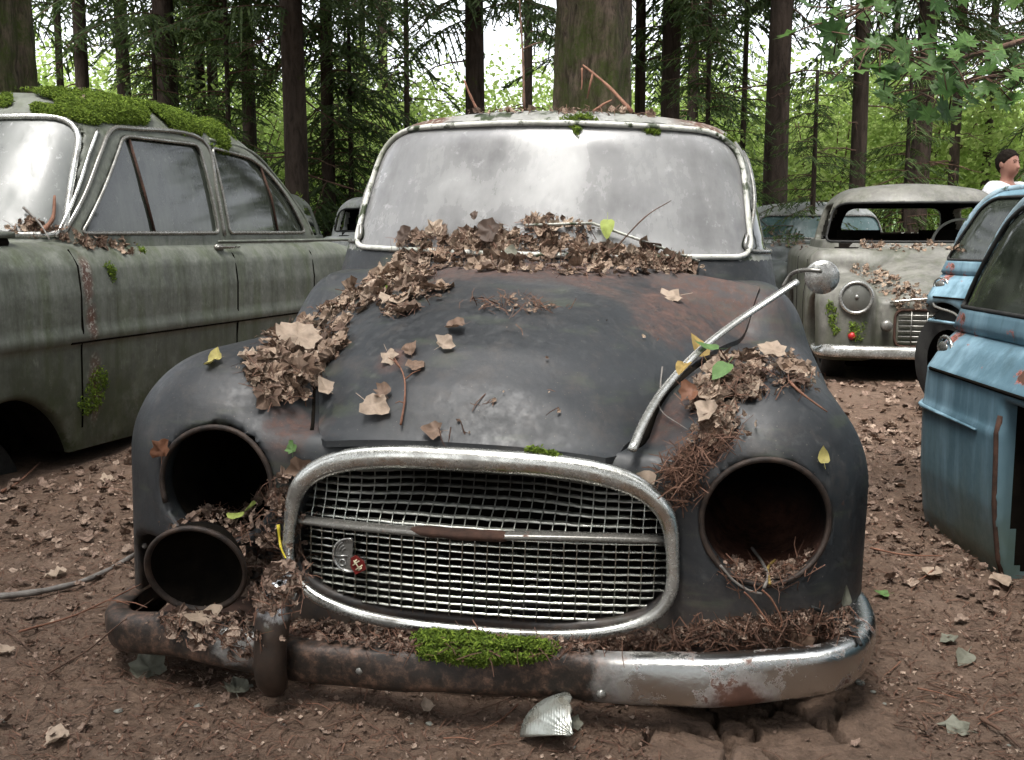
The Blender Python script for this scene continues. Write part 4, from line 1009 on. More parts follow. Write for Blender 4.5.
def blue_car(name, M, label, near):
    car = empty(name, M, label, 'car', None)
    def body(P):
        d = sdf_blue_body(P); s = P[:, 0]; y = P[:, 1]; w = P[:, 2]
        if near:
            d = np.maximum(d, -np.maximum(np.abs(s-1.18)-.38, np.maximum(y-.55, w-.61)))
            for c in (2.9,): d = smax(d, -np.maximum(np.hypot(s-c, w-.25)-.33, .45-np.abs(y-.78)), .02)
        else:
            for c in (.30, 2.9): d = smax(d, -np.maximum(np.hypot(s-c, w-.27)-.34, .45-np.abs(y-.78)), .02)
        return d
    def cab(P):
        d = sdf_blue_cab(P)
        for q in BW: d = recess(d, P, q, 0, 2, .022, np.abs(P[:, 1]-.78) > .3)
        return recess(d, P, BWE, 1, 2, .02, P[:, 0] < .9)
    V, F = sdf_mesh(body, (-.06, -.05, .0), (3.75, 1.62, .88), .018, 4); b = fastmesh('body', V, F, MAT['blue'], car, True); reg(b, M); cc = V[F].mean(1); b.data.materials.append(MAT['dark']); b.data.polygons.foreach_set('material_index', ((sdf_blue_body(cc) < -.045) & (cc[:, 2] < .66)).astype(np.int32))  # inner faces of openings painted near-black as their shade
    V, F = sdf_mesh(cab, (-.1, .0, .74), (3.0, 1.6, 1.34), .018, 4); r = fastmesh('roof', V, F, MAT['blue'], car, True); reg(r, M)
    for i, q in enumerate(BW):
        p = mk('side_window', pane(sdf_blue_cab, q, 1, -1, .014, 8, 3, 1), MAT['glass_side'], car); reg(p, M)
        mk('window_frame', outline(sdf_blue_cab, q, 1, -1, .008, .004, 1, 6, 3, 1), MAT['rubber'], p)
    q = [(.12, .82), (.21, .95), (.29, 1.08), (.39, 1.18), (.52, 1.215), (1.2, 1.225), (1.8, 1.20)]
    mk('window_arch', tube(catmull(proj(sdf_blue_cab, q, 1, -1, -.002, 3, 1).tolist(), 5), .020, 8), MAT['blue_pale'], car)
    if not near: mk('quarter_light_bar', tube(proj(sdf_blue_cab, [(.78, .85), (.76, 1.0), (.74, 1.16)], 1, -1, .004, 3, 1).tolist(), .009, 6), MAT['blue'], car)
    mk('end_window', pane(sdf_blue_cab, BWE, 0, -1, .012, 8, 3, 1), MAT['glass_side'], car)
    # teardrop lamp on the shoulder
    c = proj(sdf_blue_body, [(.24, .705)], 1, -1, -.002, 2, 1)[0]
    lm = mk('side_lamp', ball(tuple(c), .026, 14, (1.5, .25, .8)), MAT['chrome_dull'], car); mk('lamp_rim', tube([(c[0]+.055*math.cos(a), c[1]+.008, c[2]+.036*math.sin(a)) for a in np.linspace(0, 2*math.pi, 21)[:-1]], .006, 6, closed=True), MAT['alu'], lm)
    mk('side_moulding', tube(proj(sdf_blue_body, [(s, .512-.01*s) for s in np.linspace(.02, .66 if near else 3.3, 16)], 1, -1, -.004, 2, 1).tolist(), [.010-.006*i/15 for i in range(16)], 6), MAT['blue'], car)
    mk('shoulder_strip', tube(proj(sdf_blue_body, [(s, .638) for s in np.linspace(.03, 3.3, 30)], 1, -1, .0, 2, 1).tolist(), .006, 6), MAT['dark'], car)
    if near: mk('door_edge', tube(proj(sdf_blue_body, [(.785, .10+.052*k) for k in range(10)], 1, -1, .004, 2, 1).tolist(), .010, 6), MAT['rust'], car)
    else:
        mk('fender_crease', tube(catmull(proj(sdf_blue_body, [(.03, .66), (.25, .60), (.42, .56), (.52, .50)], 1, -1, -.001, 2, 1).tolist(), 4), .007, 6), MAT['chrome_dull'], car)
        for cc in (.30,):
            M2 = Matrix.Translation((cc, .16, .29)) @ Matrix.Rotation(R(90), 4, 'X')
            mk('wheel', lathe([(.17, -.08), (.27, -.085), (.30, -.04), (.30, .04), (.27, .085), (.17, .08)], 30, M2), MAT['rubber'], car)
        mk('wheel_well', bev_box((.36, .78, .33), (.30, .55, .2), .03), MAT['dark'], car)
    mk('underbody', bev_box((1.9, .78, .20), (1.55, .60, .14), .02), MAT['dark'], car)
    return car
blue_car('blue_sedan', Mloc(2.22, 6.25, 0, -72), 'faded blue sedan behind the nearer blue one, its whole roof line and wheel arch showing', False)
blue_car('blue_sedan', Mloc(1.375, 3.86, -.09, -90), 'nearest faded blue sedan at the right edge, its lower panel sunk into the litter', True)
# ================================================================ litter, leaves, sticks, moss
def zen(n): return np.tile(np.array([0, 0, 1.0]), (n, 1))
# footprints of the cars: no litter inside the solid bodies
FOOT = [(CM.inverted(), (-.80, -.80, .80, 2.5)), (LM.inverted(), (-1.8, .05, 3.2, 1.6)), (GM.inverted(), (-.7, .0, .7, 3.3))]
def free(x, y):
    ok = np.ones(len(x), bool)
    for M, (a, b, c, d) in FOOT:
        m = np.array(M); lx = m[0, 0]*x+m[0, 1]*y+m[0, 3]; ly = m[1, 0]*x+m[1, 1]*y+m[1, 3]
        ok &= ~((lx > a) & (lx < c) & (ly > b) & (ly < d))
    return ok
def ground_cloud(n, x0, x1, y0, y1, dens=None):
    x = RNG.uniform(x0, x1, n); y = y0*(y1/y0)**RNG.uniform(0, 1, n); k = free(x, y) & ~((x > .28) & (x < .78) & (y < 2.25) & (RNG.uniform(0, 1, n) < .96))
    if dens is not None: k &= RNG.uniform(0, 1, n) < dens(x, y)
    x, y = x[k], y[k]; return x, y, ground_z(x, y)
def dens_leaf(x, y):
    front = np.clip((y-2.6)/1.6, .10, 1); right = np.clip((x-.9)/1.0, 0, 1)*np.clip((y-2.3)/1.2, 0, 1); left = np.clip((-x-.2)/1.2, 0, 1)*.25
    return np.clip(front*.55+right+left, .06, 1)*(.35+.9*vnoise(x, y, 2.3, 11))
x, y, z = ground_cloud(30000, -4.5, 5, 1.5, 11, dens_leaf); n = len(x)
V, F = scatter(np.stack([x, y, z+RNG.uniform(.002, .020, n)], 1), zen(n), RNG.uniform(.022, .08, n)*RNG.uniform(.5, 1, n)*np.clip(.55+.15*y, .7, 1.3), .45)
o = fastmesh('fallen_leaves', V, F, MAT['dryground']); tag(o, 'brown decaying leaves strewn over the forest soil', 'leaf litter', None, 'stuff')
x, y, z = ground_cloud(70000, -4.0, 4.6, 1.45, 8); n = len(x)
V, F = needles(np.stack([x, y, z+RNG.uniform(.001, .007, n)], 1), zen(n), RNG.uniform(.012, .055, n), RNG.uniform(.0012, .0032, n))
o = fastmesh('needle_litter', V, F, MAT['needle']); tag(o, 'dead spruce needles and fine twigs covering the soil', 'needle litter', None, 'stuff')
x, y, z = ground_cloud(36000, -3.0, 3.2, 1.45, 6); n = len(x)      # crumbs of bark and leaf
V, F = scatter(np.stack([x, y, z+RNG.uniform(.001, .006, n)], 1), zen(n), RNG.uniform(.006, .020, n), .6)
o = fastmesh('leaf_crumbs', V, F, MAT['dryground']); tag(o, 'crumbled bark and leaf fragments on the bare soil', 'leaf litter', None, 'stuff')
# ---- heaps on the cars, sampled on the surfaces where the photo shows them
def sample(poly, n, edge=0.0):
    A = np.array(poly, float); lo, hi = A.min(0), A.max(0); out = np.zeros((0, 3))
    for _ in range(30):
        q = RNG.uniform(lo, hi, (n*3, 2)); d = polyd_(q[:, 0], q[:, 1], poly); k = d < -edge*RNG.uniform(0, 1, n*3)
        out = np.concatenate([out, np.concatenate([q[k], -d[k][:, None]], 1)])
        if len(out) >= n: break
    return out[:n]
def heap(name, label, polys, size=.06, mat='dry', tilt=.8, h=.05, need=0, cat='leaf litter', shapes=('dry',), lift=.006):
    P = []; Nn = []; H = []
    for poly, n in polys:
        for px, py, d in sample(poly, n):
            hp, hn = hit(px, py); P.append(hp); Nn.append(hn); H.append(min(1, d/14))
    if not P: return
    P = np.array([tuple(p) for p in P]); Nn = np.array([tuple(q) for q in Nn]); H = np.array(H); n = len(P)
    up = Nn*.5+np.array([0, 0, .5]); r = RNG.uniform(0, 1, n)
    k = RNG.uniform(0, 1, n)**1.6
    V, F = scatter(P+up*(lift+h*H*r)[:, None], Nn, (.35+1.15*k)*size, tilt*.7, shapes)
    if size > .04:      # small crumbs under the whole leaves
        j = RNG.integers(0, n, n*2); V2, F2 = scatter(P[j]+RNG.normal(0, .02, (n*2, 3))*np.array([1, 1, .2])+up[j]*(.003+h*.5*H[j]*RNG.uniform(0, 1, n*2))[:, None], Nn[j], RNG.uniform(.008, .026, n*2), .9)
        F = np.concatenate([F, F2+len(V)]); V = np.concatenate([V, V2])
    o = fastmesh(name, V, F, MAT[mat]); tag(o, label, cat, None, 'stuff')
    if need:
        i = RNG.integers(0, n, need); j = P[i]+RNG.normal(0, .018, (need, 3))*np.array([1, 1, .3]); 
        V, F = needles(j+up[i]*(.003+h*.7*H[i]*RNG.uniform(0, 1, need))[:, None], Nn[i], RNG.uniform(.015, .07, need), RNG.uniform(.0012, .003, need), .5)
        o2 = fastmesh('needle_litter', V, F, MAT['needle']); tag(o2, 'needles and stalks mixed into the '+label.split(' along')[0].split(' in ')[0].split(' on ')[0], 'needle litter', None, 'stuff')
    return o
heap('leaf_heap', 'curled brown leaves heaped along the foot of the black car windscreen', [
    ([(392, 262), (400, 238), (440, 230), (520, 236), (600, 246), (690, 262), (690, 272), (600, 276), (540, 274), (440, 270)], 300),
    ([(480, 240), (500, 222), (560, 216), (590, 226), (585, 240), (520, 244)], 45), ([(575, 250), (640, 248), (695, 266), (640, 274)], 60)], .062, 'dry', .7, .024, 600)
heap('leaf_heap', 'big drift of brown leaves between left wing and bonnet of the black car', [
    ([(250, 392), (248, 365), (270, 335), (310, 318), (340, 296), (372, 285), (352, 318), (345, 350), (325, 372), (300, 398), (270, 400)], 260),
    ([(335, 310), (350, 290), (385, 280), (450, 288), (440, 304), (400, 318), (360, 312)], 75), ([(372, 285), (392, 266), (430, 268), (440, 285), (400, 290)], 60)], .074, 'dry', .5, .022, 700)
heap('leaf_heap', 'brown leaves piled on the right wing of the black car beside the loose chrome strip', [
    ([(690, 398), (705, 368), (740, 352), (790, 356), (812, 374), (800, 392), (760, 398), (735, 404), (700, 420)], 120),
    ([(695, 440), (700, 412), (730, 408), (742, 424), (712, 452)], 28)], .060, 'dry', .7, .03, 450)
heap('needle_heap', 'rusty needle clump in the gap between right headlight and chrome grille ring', [([(672, 500), (668, 470), (690, 440), (728, 428), (735, 440), (705, 462), (690, 500), (684, 520)], 70)], .022, 'dry', 1.0, .02, 650)
heap('leaf_heap', 'decayed leaves filling the broken lower part of the left wing', [
    ([(170, 530), (200, 508), (240, 512), (285, 470), (300, 520), (300, 600), (262, 615), (236, 540), (190, 528)], 190), ([(150, 612), (245, 618), (262, 640), (250, 660), (180, 640)], 70)], .045, 'dryground', .9, .03, 500)
heap('leaf_heap', 'crumbled leaf debris lying behind the black car bumper', [
    ([(290, 620), (360, 625), (470, 640), (600, 640), (700, 625), (790, 612), (850, 612), (850, 634), (780, 644), (660, 650), (520, 655), (400, 652), (300, 640)], 1500)], .022, 'dryground', .9, .03, 1600)
heap('leaf_heap', 'thin scatter of rotten leaf crumbs across the bonnet of the black car', [
    ([(470, 300), (520, 296), (560, 310), (548, 316), (490, 312)], 60), ([(360, 420), (480, 300), (640, 300), (700, 330), (620, 420), (450, 440)], 16)], .014, 'dry', .5, .004, 120)
heap('leaf_heap', 'dry leaves gathered on the roof edge of the black car', [([(395, 118), (460, 109), (560, 106), (640, 109), (690, 118), (640, 117), (540, 113), (450, 115)], 60)], .035, 'dry', .9, .02, 220)
heap('leaf_heap', 'dry leaves lying between bonnet and windscreen of the grey green sedan', [([(0, 228), (30, 218), (90, 236), (138, 240), (134, 256), (90, 250), (40, 236), (0, 240)], 60)], .06, 'dry', .9, .03, 150)
heap('leaf_heap', 'patch of brown leaves on the moss of the grey green sedan roof', [([(66, 96), (90, 86), (130, 88), (156, 98), (120, 106), (80, 102)], 90)], .07, 'dry', .7, .03, 60)
heap('leaf_heap', 'brown leaves spilled over bonnet and left wing of the grey saloon', [([(846, 262), (880, 268), (915, 285), (935, 305), (900, 310), (880, 290), (850, 272)], 150), ([(860, 242), (965, 245), (965, 252), (870, 252)], 70)], .055, 'dry', .6, .02, 150)
heap('leaf_heap', 'brown leaves on the bonnet of the dark saloon below its teal windscreen', [([(766, 228), (808, 236), (806, 250), (770, 246)], 60)], .06, 'dry', .6, .02, 60)
heap('leaf_heap', 'brown leaves inside the empty window of the small pale car', [([(320, 212), (350, 212), (350, 226), (322, 226)], 50)], .07, 'dry', .6, .03, 0)
heap('leaf_heap', 'leaf debris and stalks lying inside the right headlight hole', [([(716, 566), (735, 560), (765, 572), (795, 562), (815, 548), (806, 572), (780, 586), (745, 586)], 130)], .022, 'dryground', 1.0, .012, 200)
# ---- moss
def moss(name, label, polys, blade=.016, h=.02, thick=True):
    P = []; Nn = []
    for poly, n in polys:
        for px, py, d in sample(poly, int(n*1.4), 3):
            d = -d; hp, hn = hit(px, py, 20)
            if (hp-Vector((0, 0, 1))).length > 14: continue
            q = hp+hn*0; v = float(vnoise(np.array(q.x*9+q.z*5), np.array(q.y*9), 1, 3))
            if v*1.1+min(1, -d/10)*.28 < (.66 if h > .02 else .60): continue
            v2 = float(vnoise(np.array(q.x*26+q.z*9), np.array(q.y*26), 1, 5)); P.append(hp+hn*(h*min(1, -d/9)*(.2+.9*v+.5*v2))); Nn.append(hn)
    if not P: print('EMPTY', label); return
    P = np.array([tuple(p) for p in P]); Nn = np.array([tuple(q) for q in Nn]); n = len(P); rep = 5
    P = np.repeat(P, rep, 0)+RNG.normal(0, blade*.35, (n*rep, 3)); Nn = np.repeat(Nn, rep, 0)
    V, F = needles(P, Nn, RNG.uniform(.6, 1.4, n*rep)*blade, RNG.uniform(.16, .32, n*rep)*blade, 1.3)
    o = fastmesh(name, V, F, MAT['moss']); tag(o, label, 'moss', None, 'stuff')
moss('moss', 'thick bright moss blanket on the grey green sedan roof', [
    ([(0, 82), (50, 78), (100, 90), (150, 100), (185, 112), (206, 122), (200, 140), (150, 126), (110, 124), (60, 112), (0, 100)], 17000), ([(0, 96), (60, 104), (110, 118), (96, 126), (40, 116), (0, 108)], 4500), ([(190, 108), (222, 116), (236, 140), (232, 158), (222, 150), (205, 134)], 3500)], .013, .024)
moss('moss', 'moss on the upper edge of the grey green sedan side window', [([(205, 142), (232, 150), (236, 160), (214, 150)], 120)], .016, .015)
moss('moss', 'small moss tufts on the black car bumper centre', [([(405, 640), (440, 632), (500, 640), (560, 646), (552, 658), (480, 664), (425, 658)], 1300)], .011, .02)
moss('moss', 'moss hanging over the top edge of the black car windscreen', [([(550, 114), (590, 115), (600, 122), (582, 128), (578, 140), (572, 130), (554, 126)], 340), ([(640, 128), (662, 130), (660, 136), (645, 136)], 50), ([(722, 134), (740, 138), (742, 146), (728, 144)], 70)], .010, .014)
moss('moss', 'moss tuft on the chrome lip above the black car grille', [([(525, 446), (560, 448), (572, 458), (552, 468), (536, 460)], 300)], .010, .014)
moss('moss', 'moss clinging to the headlamp side of the grey saloon', [([(826, 300), (836, 300), (840, 330), (830, 345)], 60), ([(845, 318), (868, 320), (866, 345), (848, 345)], 40)], .018, .01)
moss('moss', 'moss stains low on the flank of the grey green sedan', [([(92, 370), (118, 352), (122, 380), (104, 402), (86, 432), (66, 446), (70, 420)], 420), ([(102, 263), (112, 262), (118, 276), (112, 284)], 60), ([(132, 243), (146, 248), (146, 258), (136, 254)], 50)], .012, .004)
moss('moss', 'green moss line down the right windscreen pillar of the black car', [([(764, 190), (768, 190), (772, 240), (766, 262), (762, 240)], 130)], .008, .006)
moss('moss', 'moss strip on the roof of the green glazed car', [([(286, 186), (300, 188), (318, 194), (320, 201), (298, 198), (286, 194)], 300)], .05, .03)
moss('moss', 'moss patch among the leaves on the black car bonnet', [([(378, 288), (392, 288), (398, 294), (382, 296)], 90)], .010, .012)
# ---- single leaves one can point to
def leaf(px, py, wpx, col, label, kind='dry', yaw=0, tilt=.35, lift=.012, shape=None, group=None, cat='leaf'):
    hp, hn = hit(px, py); dist = (hp-Vector((0, 0, CAMZ))).length; size = wpx/FPX*dist*1.05
    if (180 < px < 300 and 500 < py < 560) or (370 < px < 700 and 215 < py < 275) or (680 < px < 800 and 350 < py < 425) or (230 < px < 345 and 320 < py < 400): lift = .042
    v, f = SHAPES[kind][shape if shape is not None else random.randrange(10)]
    nn = (hn+Vector((random.uniform(-1, 1), random.uniform(-1, 1), 0))*tilt+Vector((0, -.5, .25))*.5).normalized()
    xx = Vector((math.cos(R(yaw)), math.sin(R(yaw)), 0)); xx = (xx-nn*xx.dot(nn)).normalized(); yy = nn.cross(xx); size *= 1.18
    M = Matrix((xx, yy, nn)).transposed().to_4x4(); M.translation = hp+hn*lift
    o = mk('leaf', ((v*size).tolist(), f.tolist()), MAT['leaf_'+col]); o.matrix_world = M; tag(o, label, cat, group); return o
L = [
 (240, 532, 30, 'lime', 'large lime green leaf by the left headlight debris', 'plain', 20), (262, 521, 20, 'lime', 'small lime green leaf right of the larger lime one', 'plain', 120),
 (217, 363, 26, 'yellow', 'curled pale yellow leaf on top of the left wing', 'dry', 60), (820, 460, 20, 'yellow', 'yellow leaf stuck to the outer side of the right wing', 'plain', 10),
 (649, 479, 30, 'palebrown', 'pale beige leaf on the top right of the chrome grille ring', 'plain', 60), (690, 362, 34, 'ochre', 'olive yellow leaf at the upper part of the chrome strip', 'plain', 30),
 (692, 383, 26, 'ochre', 'mustard leaf just below the olive one at the chrome strip', 'plain', 150), (716, 366, 30, 'green', 'green leaf hanging right of the chrome strip', 'plain', 80), (727, 384, 32, 'green', 'green leaf lying on the right wing leaf pile', 'plain', 130),
 (606, 230, 24, 'lime', 'lime leaf caught under the windscreen wiper', 'plain', 170), (515, 256, 20, 'greygreen', 'grey green leaf in the middle of the windscreen heap', 'plain', 90), (412, 240, 22, 'darkbrown', 'dark upright leaf at the left of the windscreen heap', 'dry', 40),
 (479, 222, 14, 'darkbrown', 'small dark leaf standing against the windscreen', 'dry', 10), (494, 236, 30, 'darkbrown', 'folded dark brown leaf on the windscreen base', 'dry', 70),
 (673, 299, 36, 'palebrown', 'pale dry leaf alone on the upper right of the bonnet', 'dry', 100), (402, 302, 60, 'palebrown', 'broad flat pale leaf at the upper left of the bonnet', 'dry', 15),
 (390, 357, 28, 'palebrown', 'dry leaf above the red twig on the bonnet', 'dry', 200), (412, 353, 26, 'brown', 'brown leaf beside the top of the red twig', 'dry', 20), (416, 369, 24, 'brown', 'brown leaf under the top of the red twig', 'dry', 320),
 (374, 408, 42, 'palebrown', 'large dry leaf low on the left of the bonnet', 'dry', 240), (386, 396, 22, 'brown', 'small brown leaf above the large low bonnet leaf', 'dry', 40),
 (460, 330, 26, 'brown', 'brown leaf lying in the middle of the bonnet', 'dry', 75), (444, 348, 24, 'palebrown', 'curled leaf just below the middle bonnet leaf', 'dry', 300), (437, 434, 26, 'brown', 'shrivelled leaf above the grille ring', 'dry', 90),
 (366, 460, 34, 'brown', 'brown leaf lying on the top left of the grille ring', 'dry', 10), (316, 398, 26, 'palebrown', 'dry leaf at the lower edge of the left drift', 'dry', 70), (292, 352, 56, 'palebrown', 'largest pale leaf on the left drift', 'dry', 10), (322, 346, 44, 'palebrown', 'pale leaf right of the largest one on the left drift', 'dry', 120),
 (165, 450, 24, 'rustleaf', 'rusty ragged leaf on the outer left wing', 'dry', 0), (294, 450, 16, 'green', 'small green leaf near the left end of the grille', 'dry', 30), (302, 470, 30, 'brown', 'brown leaf at the top left end of the grille ring', 'dry', 60), (281, 498, 22, 'brown', 'brown leaf right of the left headlight hole', 'dry', 100),
 (206, 624, 38, 'palebrown', 'pale torn leaf on the bumper below the headlamp bowl', 'dry', 20), (150, 677, 42, 'greygreen', 'grey green leaf on the soil below the left bumper end', 'dry', 50), (236, 700, 32, 'greygreen', 'grey leaf on the soil in front of the bumper guard', 'dry', 20),
 (205, 740, 10, 'brown', 'tiny leaf at the lower left soil edge', 'dry', 0), (62, 747, 30, 'palebrown', 'beige leaf at the lower left corner of the ground', 'dry', 100), (965, 660, 30, 'greygreen', 'grey green leaf lying flat on the right soil', 'plain', 140), (950, 645, 22, 'greygreen', 'smaller grey leaf above the flat right one', 'dry', 10),
 (962, 734, 34, 'greygreen', 'dull green leaf at the lower right soil', 'dry', 70), (884, 601, 18, 'green', 'bright green leaf on the soil right of the wing', 'plain', 90), (714, 422, 30, 'palebrown', 'dry leaf at the lower end of the right wing pile', 'dry', 40), (797, 640, 34, 'brown', 'brown leaf on the right part of the bumper', 'dry', 30),
 (770, 368, 36, 'palebrown', 'pinkish dry leaf on top of the right wing pile', 'dry', 10), (700, 404, 26, 'rustleaf', 'russet leaf left of the right wing pile', 'dry', 90), (108, 480, 22, 'palebrown', 'beige leaf on the soil by the grey green sedan', 'dry', 10), (55, 570, 26, 'palebrown', 'beige leaf above the grey stick', 'dry', 10), (7, 660, 20, 'palebrown', 'pale leaf at the left frame edge', 'dry', 60),
 (428, 716, 20, 'palebrown', 'pale leaf left of the glass fragment', 'dry', 20), (576, 738, 26, 'greygreen', 'grey leaf touching the glass fragment', 'dry', 40), (932, 580, 26, 'palebrown', 'beige leaf below the nearest blue car', 'dry', 10), (1006, 590, 30, 'palebrown', 'tan leaf at the right frame edge', 'dry', 80),
 (840, 598, 24, 'greygreen', 'olive leaf in the lower corner of the right wing', 'plain', 30)]
for a in L: leaf(*a)
# ---- sticks
def stick(name, pl, rad, mat, label, lift=.01, cat='twig', side=None, taper=.4):
    P = []
    for p in pl:
        if len(p) > 3: P.append(at(p[0], p[1], p[3])); continue
        hp, hn = hit(p[0], p[1]); P.append(hp+(hn+Vector((0, 0, .5)))*(lift+(p[2] if len(p) > 2 else 0)))
    Q = catmull(P, 5); n = len(Q); A = Acc(); A.add(tube(Q, [rad*(1-(1-taper)*i/n)*(1+.12*math.sin(i*1.7)) for i in range(n)], 7))
    for (i, dx, dy, dz) in side or []:
        b = Q[min(i, n-1)]; A.add(tube([b, b+Vector((dx, dy, dz))*.5+Vector((0, 0, .004)), b+Vector((dx, dy, dz))], [rad*.6, rad*.5, rad*.25], 6))
    o = mk(name, A.out(), MAT[mat]); tag(o, label, cat); return o
stick('stick', [(-30, 603), (0, 600), (45, 594), (90, 578), (130, 560), (141, 546)], .010, 'greystick', 'long bare grey stick lying on the soil at the left', .012, 'stick', None, .7)
stick('twig', [(2, 494), (18, 484), (40, 465)], .006, 'twigred', 'short reddish twig by the wheel arch of the grey green sedan', .012)
stick('twig', [(402, 428), (406, 402), (405, 380), (396, 362)], .0028, 'twigred', 'forked red twig lying up the left of the bonnet', .008, 'twig', [(4, -.02, .0, .0), (9, .035, .02, .02), (12, -.03, .03, .02)])
stick('twig', [(787, 390), (800, 402), (823, 419)], .0035, 'twigred', 'red brown twig poking out of the right wing pile', .014)
stick('twig', [(610, 262, .02), (640, 236, .05), (664, 222, .06)], .0025, 'twig', 'thin twig leaning on the wiper', .01)
stick('twig', [(632, 112, 0, 3.9), (608, 86, 0, 3.95), (583, 65, 0, 4.0)], .008, 'twigred', 'longest twig sticking up from the roof of the black car', .01, 'twig', [(8, -.02, 0, -.09)])
stick('twig', [(582, 68, 0, 4.0), (582, 84, 0, 4.0), (581, 90, 0, 4.0)], .004, 'twigred', 'short twig hanging from the longest roof twig')
stick('twig', [(478, 112, 0, 3.9), (470, 95, 0, 3.9), (464, 80, 0, 3.9)], .006, 'twigred', 'short twig standing on the roof left of the big tree trunk')
stick('twig', [(524, 110, 0, 3.9), (523, 60, 0, 3.95), (520, 10, 0, 4.0), (519, -20, 0, 4.0)], .0055, 'twig', 'tall thin upright twig standing on the black car roof', .01, 'twig', [(6, .08, 0, .03)])
stick('twig', [(593, 112, 0, 3.8), (604, 104, 0, 3.8), (612, 100, 0, 3.8)], .006, 'twigred', 'stubby twig lying on the black car roof')
stick('twig', [(42, 236), (52, 222), (54, 200)], .012, 'twigred', 'upright brown twig with dead leaves by the sedan windscreen', .02)
stick('twig', [(24, 212), (40, 228), (48, 246)], .006, 'greystick', 'bare twig leaning over the bonnet of the grey green sedan', .02)
stick('twig', [(20, 640), (70, 622), (110, 606), (140, 590)], .003, 'twigred', 'thin reddish twig across the soil left of the bumper', .01, 'twig', [(6, .05, .06, .0), (10, .06, -.03, 0)])
stick('twig', [(48, 690), (90, 664), (125, 625), (150, 600)], .0025, 'twig', 'thin twig curving up to the left bumper end', .01)
stick('twig', [(155, 718), (172, 704), (196, 690)], .002, 'palt' if False else 'twig', 'fine curved twig below the grey green leaf', .008)
stick('twig', [(870, 555), (905, 562), (945, 560)], .0035, 'twigred', 'reddish twig on the soil right of the right wing', .008)
stick('twig', [(928, 690), (960, 700), (1000, 708)], .002, 'twig', 'thin dark twig on the right soil', .008)
stick('twig', [(980, 730), (1005, 742), (1020, 757)], .005, 'twig', 'stick at the lower right corner', .008)
stick('flower_stem', [(284, 528, .02), (288, 550, .03), (293, 578, .02)], .0038, 'yellow', 'yellow stem hanging at the left end of the grille', .012, 'stem')
stick('twig', [(660, 372), (658, 392), (664, 415), (690, 434)], .0022, 'greystick', 'thin pale stalk curling down beside the chrome strip', .01)
for k in range(26):
    px, py = random.choice([(random.uniform(0, 140), random.uniform(480, 740)), (random.uniform(880, 1010), random.uniform(560, 740)), (random.uniform(100, 640), random.uniform(712, 755))])
    a = random.uniform(0, 3.1); l = random.uniform(12, 34)
    stick('twig', [(px-l*math.cos(a), py-l*.4*math.sin(a)), (px, py+random.uniform(-3, 3)), (px+l*math.cos(a), py+l*.4*math.sin(a))], random.uniform(.0012, .0024), random.choice(['twig', 'twigred']), 'short thin twig lying loose on the brown soil', .006)['group'] = 'small twigs scattered on the soil'
# ---- fallen headlamp bowl on the bumper
I = CM.inverted()
p0 = at(198, 566, 2.36); v = Vector((0, 0, 1))
zaxis = (Vector((-.02, -.95, -.30))).normalized(); M = zaxis.to_track_quat('Z', 'Y').to_matrix().to_4x4(); M.translation = p0
bowl = empty('headlamp_bowl', M, 'dark rusty headlamp bowl fallen onto the left end of the bumper', 'headlamp bowl')
mk('shell', lathe([(.001, -.085), (.04, -.082), (.075, -.06), (.096, -.02), (.103, .015), (.099, .013), (.092, -.018), (.072, -.055), (.038, -.076), (.001, -.079)], 44), MAT['dark'], bowl)
mk('rim', lathe([(.099, .006), (.108, .008), (.111, .016), (.106, .022), (.100, .018), (.098, .010)], 44), MAT['rim'], bowl)
# ---- headlamp glass fragment in the soil
gp = on_ground(549, 729); R0 = .105; V = []; F = []; nr, na = 8, 22
for i in range(nr):
    for j in range(na):
        r = R0*(.03+.97*i/(nr-1)); a = R(92)+R(88)*j/(na-1)
        jag = .006*math.sin(j*2.1)*(i == nr-1)*0+.004*math.sin(i*3.3)*(j == 0)
        V.append((r*math.cos(a)+jag, r*math.sin(a)*.8, .050*(1-(r/R0)**2)+.0009*math.sin(j*2.0)))
F = [[i*na+j, (i+1)*na+j, (i+1)*na+j+1, i*na+j+1] for i in range(nr-1) for j in range(na-1)]
gf = mk('glass_fragment', (V, F), MAT['shard']); gf.location = (gp.x+.045, gp.y-.085, .008+float(ground_z(gp.x, gp.y))); gf.rotation_euler = (R(62), R(-3), R(-4)); sm = gf.modifiers.new('t', 'SOLIDIFY'); sm.thickness = .005
tag(gf, 'curved ribbed headlamp glass fragment lying on the soil in front of the bumper', 'glass fragment')
A = Acc()
# pebbles
for k in range(14):
    px, py = random.choice([(random.uniform(0, 300), random.uniform(690, 755)), (random.uniform(640, 1010), random.uniform(640, 755)), (random.uniform(350, 640), random.uniform(715, 755))]); gp = on_ground(px, py)
    s = random.uniform(.004, .010); v, f = ball((0, 0, 0), s, 8, (1.3, 1, .6)); v = [p*(1+random.uniform(-.15, .15)) for p in v]
    o = mk('pebble', (v, f), MAT['stone']); o.location = (gp.x, gp.y, float(ground_z(gp.x, gp.y))+s*.3); o.rotation_euler.z = random.uniform(0, 6); tag(o, 'tiny grey pebble half sunk in the brown soil', 'pebble', 'pebbles on the bare soil')
